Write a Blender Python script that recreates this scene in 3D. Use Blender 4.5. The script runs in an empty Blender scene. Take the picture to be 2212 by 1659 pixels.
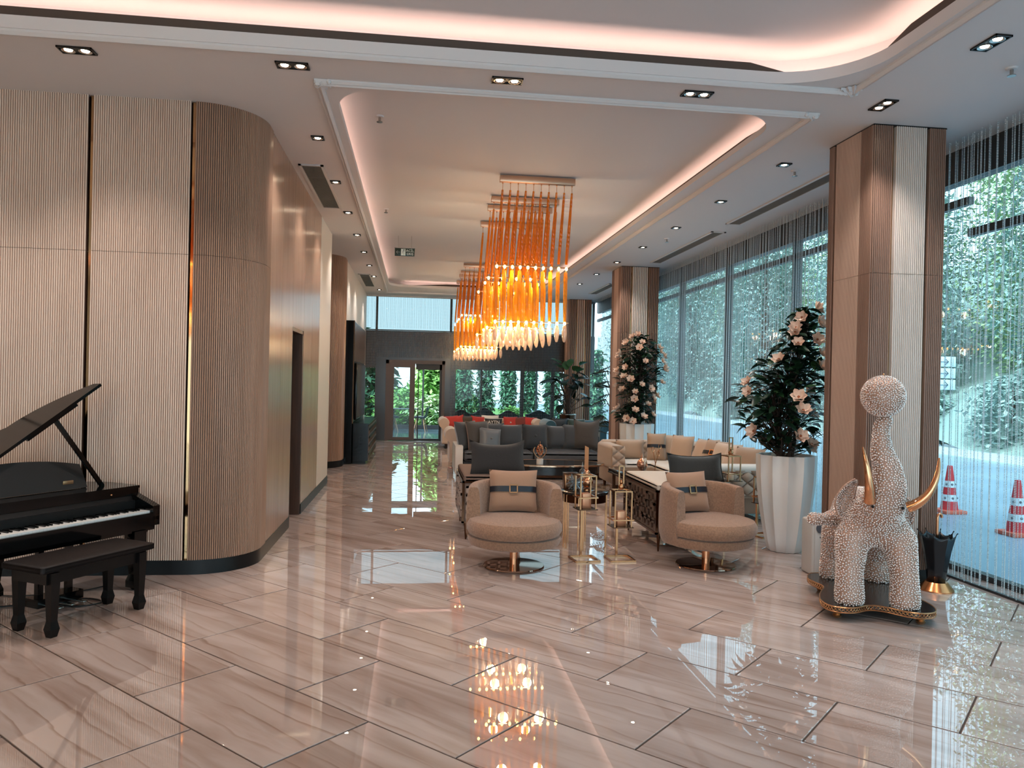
import bpy, bmesh, math, random
import numpy as np
from mathutils import Vector, Matrix
from mathutils.geometry import tessellate_polygon

rnd = random.Random(7)
SC = bpy.context.scene
COL = SC.collection
PI = math.pi

# ------------------------------------------------------------------ camera
cam_data = bpy.data.cameras.new('camera')
cam = bpy.data.objects.new('camera', cam_data)
COL.objects.link(cam)
SC.camera = cam
cam_data.sensor_fit = 'HORIZONTAL'
cam_data.sensor_width = 36.0
cam_data.lens = 1670.0 / 2212.0 * 36.0
cam_data.clip_end = 200
_yaw, _roll, _pitch = math.radians(7.1), 0.022, -0.0029
_up = Vector((0, 0, 1)); _fw = Vector((math.sin(_yaw), math.cos(_yaw), 0)); _rt = Vector((math.cos(_yaw), -math.sin(_yaw), 0))
_f = _fw * math.cos(_pitch) + _up * math.sin(_pitch)
_u = _up * math.cos(_pitch) - _fw * math.sin(_pitch)
_cr = _rt * math.cos(_roll) + _u * math.sin(_roll)
_cu = _u * math.cos(_roll) - _rt * math.sin(_roll)
CAM_POS = Vector((0, 0, 1.65))
cam.matrix_world = Matrix(((_cr.x, _cu.x, -_f.x, 0), (_cr.y, _cu.y, -_f.y, 0), (_cr.z, _cu.z, -_f.z, CAM_POS.z), (0, 0, 0, 1)))

# ------------------------------------------------------------------ world, exposure, lights
W = bpy.data.worlds.new('overcast_sky'); SC.world = W
W.use_nodes = True
_n = W.node_tree.nodes; _l = W.node_tree.links
_bg = _n['Background']
_tc = _n.new('ShaderNodeTexCoord'); _sep = _n.new('ShaderNodeSeparateXYZ')
_rmp = _n.new('ShaderNodeValToRGB')
_rmp.color_ramp.elements[0].position = 0.0; _rmp.color_ramp.elements[0].color = (0.62, 0.82, 0.92, 1)
_rmp.color_ramp.elements[1].position = 0.8; _rmp.color_ramp.elements[1].color = (0.44, 0.71, 0.90, 1)
_l.new(_tc.outputs['Generated'], _sep.inputs[0]); _l.new(_sep.outputs['Z'], _rmp.inputs[0]); _l.new(_rmp.outputs[0], _bg.inputs['Color'])
_bg.inputs['Strength'].default_value = 1.9
SC.view_settings.view_transform = 'Standard'
SC.view_settings.look = 'None'
SC.view_settings.gamma = 1.0
SC.view_settings.use_curve_mapping = False
SC.view_settings.exposure = 1.22
cy = SC.cycles
cy.use_denoising = True
cy.max_bounces = 8; cy.diffuse_bounces = 4; cy.glossy_bounces = 4; cy.transmission_bounces = 4; cy.transparent_max_bounces = 16
cy.caustics_reflective = False; cy.caustics_refractive = False
cy.sample_clamp_indirect = 6.0
cy.use_adaptive_sampling = True; cy.adaptive_threshold = 0.02

# soft high sun from over the building's roof: it reaches the garden and the bank, never the room
_sd = bpy.data.lights.new('hazy_sun', 'SUN'); _sd.energy = 4.4; _sd.angle = math.radians(40); _sd.color = (0.86, 0.97, 1.0)
_so = bpy.data.objects.new('hazy_sun', _sd); COL.objects.link(_so)
_so.rotation_mode = 'QUATERNION'; _so.rotation_quaternion = Vector((0, 0, -1)).rotation_difference(Vector((0.6, 0.45, -0.66)))
LED = (1.0, 0.63, 0.52)
WARM = (1.0, 0.91, 0.84)
def area_light(name, loc, sx, sy, power, color, rot=(0, 0, 0), parent=None, spread=PI):
    d = bpy.data.lights.new(name, 'AREA'); d.shape = 'RECTANGLE'; d.size = sx; d.size_y = sy
    d.energy = power; d.color = color; d.spread = spread
    o = bpy.data.objects.new(name, d); COL.objects.link(o); o.location = loc; o.rotation_euler = rot
    if parent: o.parent = parent
    return o
# cove LED strips lie in the ceiling troughs, facing up
NEAR_LED, FAR_LED = 1.0, 0.55   # watts per metre
UP = (PI, 0, 0)
def led_run(x0, y0, x1, y1, z, wpm):
    L = math.hypot(x1 - x0, y1 - y0)
    area_light('cove_led_strip', ((x0 + x1) / 2, (y0 + y1) / 2, z), L, 0.05, wpm * L, LED, (PI, 0, math.atan2(y1 - y0, x1 - x0)))
ZC = 3.9
led_run(-8.0, 5.57, 2.85, 5.57, 3.96, NEAR_LED)
led_run(3.27, -4.2, 3.27, 5.1, 3.96, NEAR_LED)
led_run(2.85, 5.57, 3.27, 5.15, 3.96, NEAR_LED)
led_run(-8.12, -4.2, -8.12, 5.4, 3.96, NEAR_LED)
led_run(-8.0, -4.42, 2.9, -4.42, 3.96, NEAR_LED)
led_run(-0.79, 6.5, -0.79, 18.6, 3.92, FAR_LED)
led_run(3.10, 6.5, 3.10, 18.6, 3.92, FAR_LED)
led_run(-0.3, 19.16, 2.6, 19.16, 3.92, FAR_LED)
led_run(-0.3, 5.95, 2.6, 5.95, 3.92, FAR_LED)

# ------------------------------------------------------------------ colour and material helpers
def lin(c):
    return tuple((v / 255 / 12.92) if v / 255 <= 0.04045 else ((v / 255 + 0.055) / 1.055) ** 2.4 for v in c)
MATS = {}
def mat(name, rgb, rough=0.5, metal=0.0, bump=None, var=None, spec=0.5, coat=0.0, sheen=0.0, emit=None, trans=0.0, stretch=None, aniso=None):
    """rgb is sRGB 0-255. bump = (noise scale, strength). var = (scale, second rgb)."""
    if name in MATS: return MATS[name]
    m = bpy.data.materials.new(name); m.use_nodes = True
    nt = m.node_tree; n = nt.nodes; l = nt.links; p = n['Principled BSDF']
    c = lin(rgb) + (1,)
    p.inputs['Base Color'].default_value = c
    p.inputs['Roughness'].default_value = rough; p.inputs['Metallic'].default_value = metal
    p.inputs['Specular IOR Level'].default_value = spec
    p.inputs['Coat Weight'].default_value = coat; p.inputs['Coat Roughness'].default_value = 0.05
    p.inputs['Sheen Weight'].default_value = sheen
    p.inputs['Transmission Weight'].default_value = trans
    if emit:
        p.inputs['Emission Color'].default_value = lin(emit[0]) + (1,); p.inputs['Emission Strength'].default_value = emit[1]
    def coords(sc):
        tc = n.new('ShaderNodeTexCoord'); mp = n.new('ShaderNodeMapping'); l.new(tc.outputs['Object'], mp.inputs[0])
        mp.inputs['Scale'].default_value = stretch or (1, 1, 1)
        t = n.new('ShaderNodeTexNoise'); t.inputs['Scale'].default_value = sc; t.inputs['Detail'].default_value = 4
        l.new(mp.outputs[0], t.inputs['Vector']); return t
    if bump:
        t = coords(bump[0]); b = n.new('ShaderNodeBump'); b.inputs['Strength'].default_value = bump[1]; b.inputs['Distance'].default_value = 0.01
        l.new(t.outputs['Fac'], b.inputs['Height']); l.new(b.outputs[0], p.inputs['Normal'])
    if var:
        t = coords(var[0]); r = n.new('ShaderNodeValToRGB'); r.color_ramp.elements[0].position = 0.35; r.color_ramp.elements[1].position = 0.65
        r.color_ramp.elements[0].color = c; r.color_ramp.elements[1].color = lin(var[1]) + (1,)
        l.new(t.outputs['Fac'], r.inputs[0]); l.new(r.outputs[0], p.inputs['Base Color'])
    MATS[name] = m
    return m
def glass_mat(name, tint, gloss=1.0, rough=0.0):
    """thin pane: tinted transparency plus a Fresnel mirror"""
    if name in MATS: return MATS[name]
    m = bpy.data.materials.new(name); m.use_nodes = True
    nt = m.node_tree; n = nt.nodes; l = nt.links
    n.remove(n['Principled BSDF']); out = n['Material Output']
    t = n.new('ShaderNodeBsdfTransparent'); t.inputs[0].default_value = tint + (1,)
    g = n.new('ShaderNodeBsdfGlossy'); g.inputs['Roughness'].default_value = rough
    fr = n.new('ShaderNodeFresnel'); ge = n.new('ShaderNodeNewGeometry'); ma = n.new('ShaderNodeMath'); ma.operation = 'MULTIPLY_ADD'
    ma.inputs[1].default_value = 1 / 1.45 - 1.45; ma.inputs[2].default_value = 1.45   # same index seen from either face of the pane
    l.new(ge.outputs['Backfacing'], ma.inputs[0]); l.new(ma.outputs[0], fr.inputs[0])
    mu = n.new('ShaderNodeMath'); mu.operation = 'MULTIPLY'; mu.inputs[1].default_value = gloss; l.new(fr.outputs[0], mu.inputs[0])
    mx = n.new('ShaderNodeMixShader'); l.new(mu.outputs[0], mx.inputs[0]); l.new(t.outputs[0], mx.inputs[1]); l.new(g.outputs[0], mx.inputs[2])
    l.new(mx.outputs[0], out.inputs['Surface'])
    MATS[name] = m; return m
def amber_mat(name, tint, transp, glow, base):
    """cast coloured glass: see-through share, scattering share, glossy skin"""
    if name in MATS: return MATS[name]
    m = bpy.data.materials.new(name); m.use_nodes = True
    nt = m.node_tree; n = nt.nodes; l = nt.links
    n.remove(n['Principled BSDF']); out = n['Material Output']
    t = n.new('ShaderNodeBsdfTransparent'); t.inputs[0].default_value = lin(tint) + (1,)
    s = n.new('ShaderNodeBsdfTranslucent'); s.inputs[0].default_value = lin(base) + (1,)
    d = n.new('ShaderNodeBsdfDiffuse'); d.inputs[0].default_value = lin(base) + (1,)
    g = n.new('ShaderNodeBsdfGlossy'); g.inputs['Roughness'].default_value = 0.12
    wv = n.new('ShaderNodeTexWave'); wv.wave_type = 'BANDS'; wv.bands_direction = 'DIAGONAL'; wv.inputs['Scale'].default_value = 12
    tc = n.new('ShaderNodeTexCoord'); l.new(tc.outputs['Object'], wv.inputs['Vector'])
    b = n.new('ShaderNodeBump'); b.inputs['Strength'].default_value = 0.5; b.inputs['Distance'].default_value = 0.01; l.new(wv.outputs['Fac'], b.inputs['Height'])
    for q in (s, d, g): l.new(b.outputs[0], q.inputs['Normal'])
    m1 = n.new('ShaderNodeMixShader'); m1.inputs[0].default_value = 0.5; l.new(s.outputs[0], m1.inputs[1]); l.new(d.outputs[0], m1.inputs[2])
    m2 = n.new('ShaderNodeMixShader'); m2.inputs[0].default_value = transp; l.new(m1.outputs[0], m2.inputs[1]); l.new(t.outputs[0], m2.inputs[2])
    m3 = n.new('ShaderNodeMixShader'); m3.inputs[0].default_value = glow; l.new(m2.outputs[0], m3.inputs[1]); l.new(g.outputs[0], m3.inputs[2])
    l.new(m3.outputs[0], out.inputs['Surface'])
    MATS[name] = m; return m
def emit_mat(name, rgb, strength):
    if name in MATS: return MATS[name]
    m = bpy.data.materials.new(name); m.use_nodes = True
    n = m.node_tree.nodes; l = m.node_tree.links
    n.remove(n['Principled BSDF']); e = n.new('ShaderNodeEmission'); e.inputs[0].default_value = lin(rgb) + (1,); e.inputs[1].default_value = strength
    l.new(e.outputs[0], n['Material Output'].inputs['Surface'])
    MATS[name] = m; return m

# ------------------------------------------------------------------ mesh helpers
class MB:
    def __init__(s): s.v = []; s.f = []
    def add(s, v, f):
        o = len(s.v); s.v += [tuple(q) for q in v]; s.f += [tuple(i + o for i in q) for q in f]; return s
    def box(s, x0, x1, y0, y1, z0, z1, M=None):
        v = [(x, y, z) for z in (z0, z1) for y in (y0, y1) for x in (x0, x1)]
        if M is not None: v = [M @ Vector(q) for q in v]
        return s.add(v, [(0, 2, 3, 1), (4, 5, 7, 6), (0, 1, 5, 4), (2, 6, 7, 3), (0, 4, 6, 2), (1, 3, 7, 5)])
    def prism(s, poly, z0, z1, top=True, bottom=True):
        n = len(poly); v = [(x, y, z0) for x, y in poly] + [(x, y, z1) for x, y in poly]
        f = [(i, (i + 1) % n, n + (i + 1) % n, n + i) for i in range(n)]
        if top or bottom:
            tr = tessellate_polygon([[Vector((x, y, 0)) for x, y in poly]])
            for a, b, c in tr:
                ar = (poly[b][0] - poly[a][0]) * (poly[c][1] - poly[a][1]) - (poly[b][1] - poly[a][1]) * (poly[c][0] - poly[a][0])
                if ar < 0: b, c = c, b
                if top: f.append((n + a, n + b, n + c))
                if bottom: f.append((c, b, a))
        return s.add(v, f)
    def lathe(s, prof, n=24, cx=0, cy=0, a0=0.0, a1=2 * PI, mod=None):
        full = abs(a1 - a0 - 2 * PI) < 1e-6; m = n if full else n + 1
        v = []
        for i in range(m):
            a = a0 + (a1 - a0) * i / n
            for k, (r, z) in enumerate(prof):
                q = r * (mod(a, z) if mod else 1.0)
                v.append((cx + q * math.cos(a), cy + q * math.sin(a), z))
        P = len(prof); f = []
        for i in range(n):
            j = (i + 1) % m
            for k in range(P - 1): f.append((i * P + k, j * P + k, j * P + k + 1, i * P + k + 1))
        return s.add(v, f)
    def tube(s, pts, r, n=8, closed=False, caps=True):
        pts = [Vector(p) for p in pts]; N = len(pts)
        rr = r if isinstance(r, (list, tuple)) else [r] * N
        v = []; ref = None
        for i, p in enumerate(pts):
            if closed: t = pts[(i + 1) % N] - pts[i - 1]
            else: t = pts[min(i + 1, N - 1)] - pts[max(i - 1, 0)]
            t.normalize()
            if ref is None: ref = Vector((0, 0, 1)) if abs(t.z) < 0.9 else Vector((1, 0, 0))
            a = (ref - t * ref.dot(t)).normalized(); b = t.cross(a); ref = a
            for k in range(n):
                w = 2 * PI * k / n; v.append(p + (a * math.cos(w) + b * math.sin(w)) * rr[i])
        f = []
        for i in range(N if closed else N - 1):
            j = (i + 1) % N
            for k in range(n): f.append((i * n + k, i * n + (k + 1) % n, j * n + (k + 1) % n, j * n + k))
        if caps and not closed:
            f.append(tuple(range(n - 1, -1, -1))); f.append(tuple((N - 1) * n + k for k in range(n)))
        return s.add(v, f)
    def bar(s, p, q, w, h=None):
        """square bar from p to q"""
        p, q = Vector(p), Vector(q); t = (q - p).normalized(); h = h or w
        ref = Vector((0, 0, 1)) if abs(t.z) < 0.9 else Vector((1, 0, 0))
        a = t.cross(ref).normalized() * (w / 2); b = t.cross(a).normalized() * (h / 2)
        v = [e + sa * a + sb * b for e in (p, q) for sa, sb in ((-1, -1), (1, -1), (1, 1), (-1, 1))]
        return s.add(v, [(0, 3, 2, 1), (4, 5, 6, 7), (0, 1, 5, 4), (1, 2, 6, 5), (2, 3, 7, 6), (3, 0, 4, 7)])
    def grid(s, fn, nu, nv, wrapu=False):
        v = [fn(i / nu, j / nv) for i in range(nu + (0 if wrapu else 1)) for j in range(nv + 1)]
        m = nu if wrapu else nu + 1; f = []
        for i in range(nu):
            a = i; b = (i + 1) % m
            for j in range(nv): f.append((a * (nv + 1) + j, b * (nv + 1) + j, b * (nv + 1) + j + 1, a * (nv + 1) + j + 1))
        return s.add(v, f)
    def ball(s, c, r, nu=14, nv=9, sz=1.0):
        return s.grid(lambda a, b: (c[0] + r * math.sin(b * PI) * math.cos(2 * PI * a), c[1] + r * math.sin(b * PI) * math.sin(2 * PI * a), c[2] - r * sz * math.cos(b * PI)), nu, nv, True)
    def xform(s, M):
        s.v = [tuple(M @ Vector(q)) for q in s.v]; return s
    def mesh(s, name, smooth=True, angle=0.7):
        me = bpy.data.meshes.new(name); me.from_pydata(s.v, [], s.f); me.update()
        if smooth:
            me.shade_smooth(); me.set_sharp_from_angle(angle=angle)
        return me
def T(x=0, y=0, z=0, rz=0, rx=0, ry=0, s=1):
    return Matrix.Translation((x, y, z)) @ Matrix.Rotation(rz, 4, 'Z') @ Matrix.Rotation(ry, 4, 'Y') @ Matrix.Rotation(rx, 4, 'X') @ Matrix.Scale(s, 4)
def obj(name, mb, m, parent=None, smooth=True, angle=0.7, fix=True):
    me = mb if isinstance(mb, bpy.types.Mesh) else mb.mesh(name, smooth, angle)
    if fix and not isinstance(mb, bpy.types.Mesh):
        bm = bmesh.new(); bm.from_mesh(me); bmesh.ops.recalc_face_normals(bm, faces=bm.faces); bm.to_mesh(me); bm.free()
        if smooth: me.set_sharp_from_angle(angle=angle)
    if m is not None and not me.materials: me.materials.append(m)
    o = bpy.data.objects.new(name, me); COL.objects.link(o)
    if parent is not None: o.parent = parent
    return o
def tag(o, label, cat, group=None):
    o['label'] = label; o['category'] = cat
    if group: o['group'] = group
    return o
def thing(name, label, cat, loc=(0, 0, 0), rz=0.0, group=None):
    o = bpy.data.objects.new(name, None); COL.objects.link(o); o.empty_display_size = 0.1
    o.location = loc; o.rotation_euler = (0, 0, rz)
    return tag(o, label, cat, group)
def struct(o, label=None):
    o['kind'] = 'structure'
    return o
def sroot(name, loc=(0, 0, 0)):
    o = bpy.data.objects.new(name, None); COL.objects.link(o); o.location = loc; o['kind'] = 'structure'; return o
def stuff(o): o['kind'] = 'stuff'; return o
def dup(root, loc=None, rot=None, label=None, group=None, scale=None):
    def cp(o, par):
        c = o.copy(); COL.objects.link(c)
        if par is not None: c.parent = par
        for ch in o.children: cp(ch, c)
        return c
    r = cp(root, None)
    if loc is not None: r.location = loc
    if rot is not None: r.rotation_euler = rot
    if scale is not None: r.scale = scale
    if label: r['label'] = label
    if group: r['group'] = group
    return r
def rbox(x0, x1, y0, y1, z0, z1, r=0.03, seg=3, puff=0.0):
    """box with rounded edges, optionally puffed like a cushion"""
    bm = bmesh.new(); bmesh.ops.create_cube(bm, size=1.0)
    for v in bm.verts: v.co = Vector(((x0 + x1) / 2 + v.co.x * (x1 - x0), (y0 + y1) / 2 + v.co.y * (y1 - y0), (z0 + z1) / 2 + v.co.z * (z1 - z0)))
    if puff:
        bmesh.ops.subdivide_edges(bm, edges=bm.edges[:], cuts=5, use_grid_fill=True)
    es = [e for e in bm.edges if len(e.link_faces) == 2 and e.calc_face_angle(0) > 0.5]
    bmesh.ops.bevel(bm, geom=es, offset=r, segments=seg, profile=0.5, affect='EDGES')
    mb = MB(); bm.verts.index_update()
    cx, cy_, cz = (x0 + x1) / 2, (y0 + y1) / 2, (z0 + z1) / 2
    vs = []
    for v in bm.verts:
        p = v.co.copy()
        if puff:
            u, w, t = 2 * (p.x - cx) / (x1 - x0), 2 * (p.y - cy_) / (y1 - y0), 2 * (p.z - cz) / (z1 - z0)
            p.z += puff * t * max(0, 1 - u * u) * max(0, 1 - w * w)
        vs.append(p)
    mb.add(vs, [[v.index for v in f.verts] for f in bm.faces]); bm.free(); return mb
def pillow(w, h, t, n=14, pinch=0.07, ears=0.0):
    """scatter cushion standing in the xz plane, thickness along y, bottom edge at z=0"""
    mb = MB()
    def side(sg):
        def fn(a, b):
            u, v = 2 * a - 1, 2 * b - 1
            x = u * w / 2 * (1 - pinch * (1 - v * v)); z = v * h / 2 * (1 - pinch * (1 - u * u))
            th = t / 2 * (max(0, 1 - u ** 4) ** 0.6) * (max(0, 1 - v ** 4) ** 0.6)
            z += ears * (abs(u) ** 3) * (0.5 + 0.5 * v)
            return (x, sg * th, z + h / 2)
        return fn
    mb.grid(side(-1), n, n); mb.grid(side(1), n, n)
    return mb
def weld(me_or_mb, name='m', d=1e-4):
    me = me_or_mb.mesh(name) if isinstance(me_or_mb, MB) else me_or_mb
    bm = bmesh.new(); bm.from_mesh(me); bmesh.ops.remove_doubles(bm, verts=bm.verts, dist=d); bmesh.ops.recalc_face_normals(bm, faces=bm.faces)
    bm.to_mesh(me); bm.free(); me.shade_smooth(); me.set_sharp_from_angle(angle=0.9); return me
def arc(cx, cy, r, a0, a1, n):
    return [(cx + r * math.cos(a0 + (a1 - a0) * i / n), cy + r * math.sin(a0 + (a1 - a0) * i / n)) for i in range(n + 1)]
def rrect(x0, x1, y0, y1, r, n=10):
    return arc(x1 - r, y1 - r, r, 0, PI / 2, n) + arc(x0 + r, y1 - r, r, PI / 2, PI, n) + arc(x0 + r, y0 + r, r, PI, 1.5 * PI, n) + arc(x1 - r, y0 + r, r, 1.5 * PI, 2 * PI, n)
def wall_strip(path, z0, z1, th=0.02):
    """thin wall along a path of plan points, thickened to the left of travel"""
    P = [Vector((x, y)) for x, y in path]; N = len(P); L = []
    for i in range(N):
        t = (P[min(i + 1, N - 1)] - P[max(i - 1, 0)]).normalized(); L.append(P[i] + Vector((-t.y, t.x)) * th)
    mb = MB(); poly = [(p.x, p.y) for p in P] + [(p.x, p.y) for p in reversed(L)]
    n = len(poly); v = [(x, y, z0) for x, y in poly] + [(x, y, z1) for x, y in poly]
    f = [(i, (i + 1) % n, n + (i + 1) % n, n + i) for i in range(n)]
    for i in range(N - 1):
        a, b, c, d = i, i + 1, n - 2 - i, n - 1 - i
        f += [(a, d, c, b), (n + a, n + b, n + c, n + d)]
    return mb.add(v, f)
GROOVE = {}
def fluted(path, z0, z1, pitch=0.0172, depth=0.009):
    """half-round reeding that follows a plan path; ridges stick out to the right of travel, with flat channels between"""
    P = [Vector((x, y)) for x, y in path]; seg = [0.0]
    for a, b in zip(P, P[1:]): seg.append(seg[-1] + (b - a).length)
    Ltot = seg[-1]; nfl = max(1, round(Ltot / pitch))
    prof = [(0.0, 0.0), (0.16, 0.0), (0.26, 0.75), (0.5, 1.0), (0.74, 0.75), (0.84, 0.0)]
    pts = []
    def at(s):
        s = min(max(s, 0), Ltot); i = 0
        while i < len(seg) - 2 and seg[i + 1] < s: i += 1
        k = (s - seg[i]) / max(1e-9, seg[i + 1] - seg[i]); p = P[i].lerp(P[i + 1], k); t = (P[i + 1] - P[i]).normalized()
        return p, Vector((t.y, -t.x))
    for i in range(nfl):
        for u, h in prof:
            p, nrm = at((i + u) * Ltot / nfl); pts.append(p + nrm * (h * depth))
    pts.append(at(Ltot)[0])
    mb = MB(); n = len(pts)
    v = [(p.x, p.y, z0) for p in pts] + [(p.x, p.y, z1) for p in pts]
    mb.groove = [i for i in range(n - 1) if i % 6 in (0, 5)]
    return mb.add(v, [(i, i + 1, n + i + 1, n + i) for i in range(n - 1)])
def reeded(name, mb, m, parent, groove):
    """panel object whose channel floors take a second, darker colour"""
    o = obj(name, mb, m, parent, angle=0.5); o.data.materials.append(groove)
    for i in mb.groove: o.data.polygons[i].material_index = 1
    return o
def text(s, size, m, loc, rot, parent, ext=0.001, name='lettering'):
    c = bpy.data.curves.new(name, 'FONT'); c.body = s; c.size = size; c.extrude = ext; c.align_x = 'CENTER'; c.align_y = 'CENTER'
    c.resolution_u = 2; c.materials.append(m)
    t_ = bpy.data.objects.new('tmp', c); COL.objects.link(t_)
    dg = bpy.context.evaluated_depsgraph_get(); dg.update(); me = bpy.data.meshes.new_from_object(t_.evaluated_get(dg)); bpy.data.objects.remove(t_)
    o = bpy.data.objects.new(name, me); COL.objects.link(o); o.location = loc; o.rotation_euler = rot; o.parent = parent
    return o
# ================================================================== THE ROOM
PAINT = mat('ceiling_paint', (208, 204, 203), 0.7, bump=(40, 0.02))
PAINT_W = mat('warm_white_paint', (222, 212, 200), 0.45)
BLACK = mat('black_satin', (12, 13, 14), 0.35, spec=0.3)
GROUT = mat('grout', (74, 56, 46), 0.8)
GOLD_MIRROR = mat('bronze_mirror', (190, 150, 110), 0.06, 1.0)
LIGHT_WOOD = mat('light_reeded_panel', (228, 204, 186), 0.32, var=(3.0, (220, 194, 175)), stretch=(4, 4, 0.4))
DARK_WOOD = mat('brown_reeded_panel', (174, 138, 115), 0.28, var=(3.0, (162, 127, 105)), stretch=(6, 6, 0.4), spec=0.5)
SMOOTH_WOOD = mat('brown_lacquered_panel', (176, 142, 120), 0.22, var=(3.0, (166, 132, 110)), stretch=(8, 8, 0.3), spec=0.6, bump=(6, 0.015))
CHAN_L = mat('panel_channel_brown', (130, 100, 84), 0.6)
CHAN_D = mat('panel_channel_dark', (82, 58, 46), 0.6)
DOOR_WOOD = mat('dark_door_wood', (84, 58, 44), 0.35, var=(5, (72, 49, 37)), stretch=(8, 8, 0.5))
FRAME_DK = mat('dark_window_frame', (40, 40, 42), 0.45)
BRONZE_FR = mat('bronze_door_frame', (92, 74, 67), 0.4)

# ---- tile material: beige marble with brown veins along the long side, offset tile by tile
def tile_material():
    m = bpy.data.materials.new('veined_marble_tile'); m.use_nodes = True
    nt = m.node_tree; n = nt.nodes; l = nt.links; p = n['Principled BSDF']
    tc = n.new('ShaderNodeTexCoord'); oi = n.new('ShaderNodeObjectInfo'); ge = n.new('ShaderNodeNewGeometry')
    ad = n.new('ShaderNodeMath'); ad.operation = 'ADD'; l.new(oi.outputs['Random'], ad.inputs[0]); l.new(ge.outputs['Random Per Island'], ad.inputs[1])
    cb = n.new('ShaderNodeCombineXYZ')
    for i, k in enumerate((17.0, 43.0, 29.0)):
        q = n.new('ShaderNodeMath'); q.operation = 'MULTIPLY'; q.inputs[1].default_value = k; l.new(ad.outputs[0], q.inputs[0]); l.new(q.outputs[0], cb.inputs[i])
    va = n.new('ShaderNodeVectorMath'); va.operation = 'ADD'; l.new(tc.outputs['Object'], va.inputs[0]); l.new(cb.outputs[0], va.inputs[1])
    def mapped(sx, sy):
        mp = n.new('ShaderNodeMapping'); mp.inputs['Scale'].default_value = (sx, sy, 1); l.new(va.outputs[0], mp.inputs[0]); return mp
    nz = n.new('ShaderNodeTexNoise'); nz.inputs['Scale'].default_value = 1.0; nz.inputs['Detail'].default_value = 5; nz.inputs['Distortion'].default_value = 0.6
    l.new(mapped(5.0, 0.8).outputs[0], nz.inputs['Vector'])
    r1 = n.new('ShaderNodeValToRGB'); e = r1.color_ramp.elements
    e[0].position = 0.3; e[0].color = lin((155, 131, 120)) + (1,); e[1].position = 0.62; e[1].color = lin((192, 174, 167)) + (1,)
    l.new(nz.outputs['Fac'], r1.inputs[0])
    wv = n.new('ShaderNodeTexWave'); wv.wave_type = 'BANDS'; wv.bands_direction = 'X'; wv.wave_profile = 'SAW'
    wv.inputs['Scale'].default_value = 0.9; wv.inputs['Distortion'].default_value = 5.5; wv.inputs['Detail'].default_value = 4; wv.inputs['Detail Scale'].default_value = 1.3
    l.new(mapped(2.6, 0.75).outputs[0], wv.inputs['Vector'])
    r2 = n.new('ShaderNodeValToRGB'); e = r2.color_ramp.elements
    e[0].position = 0.0; e[0].color = (0, 0, 0, 1); e[1].position = 1.0; e[1].color = (0, 0, 0, 1)
    a = e.new(0.83); a.color = (0.09, 0.09, 0.09, 1); b = e.new(0.95); b.color = (0.62, 0.62, 0.62, 1); c = e.new(0.985); c.color = (0.22, 0.22, 0.22, 1)
    l.new(wv.outputs['Fac'], r2.inputs[0])
    n2 = n.new('ShaderNodeTexNoise'); n2.inputs['Scale'].default_value = 1.0; l.new(mapped(1.6, 1.1).outputs[0], n2.inputs['Vector'])
    r3 = n.new('ShaderNodeValToRGB'); r3.color_ramp.elements[0].position = 0.38; r3.color_ramp.elements[1].position = 0.62
    l.new(n2.outputs['Fac'], r3.inputs[0])
    mu = n.new('ShaderNodeMath'); mu.operation = 'MULTIPLY'; l.new(r2.outputs[0], mu.inputs[0]); l.new(r3.outputs[0], mu.inputs[1])
    mx = n.new('ShaderNodeMixRGB'); mx.inputs[2].default_value = lin((122, 86, 64)) + (1,)
    l.new(mu.outputs[0], mx.inputs[0]); l.new(r1.outputs[0], mx.inputs[1])
    l.new(mx.outputs[0], p.inputs['Base Color'])
    p.inputs['Roughness'].default_value = 0.006; p.inputs['IOR'].default_value = 1.75; p.inputs['Specular IOR Level'].default_value = 1.0
    wb = n.new('ShaderNodeTexNoise'); wb.inputs['Scale'].default_value = 3.2; wb.inputs['Detail'].default_value = 1.5
    l.new(va.outputs[0], wb.inputs['Vector'])
    bp = n.new('ShaderNodeBump'); bp.inputs['Strength'].default_value = 0.10; bp.inputs['Distance'].default_value = 0.0012
    l.new(wb.outputs['Fac'], bp.inputs['Height']); l.new(bp.outputs[0], p.inputs['Normal'])
    return m
TILE = tile_material()

# ---- floor: slab of grout, tiles laid at 45 degrees in half bond
floor = sroot('floor')
obj('slab', MB().box(-9, 5.1, -6, 21.0, -0.15, -0.006), GROUT, floor, smooth=False)
PU, PW, GAP = 0.587, 1.122, 0.010
S2 = math.sqrt(0.5)
def uw2xy(u, w): return ((u - w) * S2, (u + w) * S2)
def tile_mb(poly, z=0.0):
    n = len(poly); cx = sum(p[0] for p in poly) / n; cyy = sum(p[1] for p in poly) / n; ch = 0.0025
    inn = []
    for x, y in poly:
        d = math.hypot(x - cx, y - cyy); k = 1 - ch * 1.4 / max(d, 0.01); inn.append((cx + (x - cx) * k, cyy + (y - cyy) * k))
    v = [(x, y, z - 0.012) for x, y in poly] + [(x, y, z - 0.0015) for x, y in poly] + [(x, y, z) for x, y in inn]
    f = []
    for i in range(n):
        j = (i + 1) % n; f += [(i, j, n + j, n + i), (n + i, n + j, 2 * n + j, 2 * n + i)]
    f.append(tuple(range(2 * n, 3 * n)))
    return v, f
def clip(poly, ax, lim, keep_less):
    out = []
    ins = (lambda p: p[ax] <= lim) if keep_less else (lambda p: p[ax] >= lim)
    for i in range(len(poly)):
        a, b = poly[i], poly[(i + 1) % len(poly)]
        if ins(a): out.append(a)
        if ins(a) != ins(b):
            t = (lim - a[ax]) / (b[ax] - a[ax]); out.append((a[0] + (b[0] - a[0]) * t, a[1] + (b[1] - a[1]) * t))
    return out
def cam_pix(P):
    d = Vector(P) - CAM_POS; z = d.dot(_f)
    if z < 0.3: return None
    return (1106 + 1670 * d.dot(_cr) / z, 829.5 - 1670 * d.dot(_cu) / z)
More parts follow.
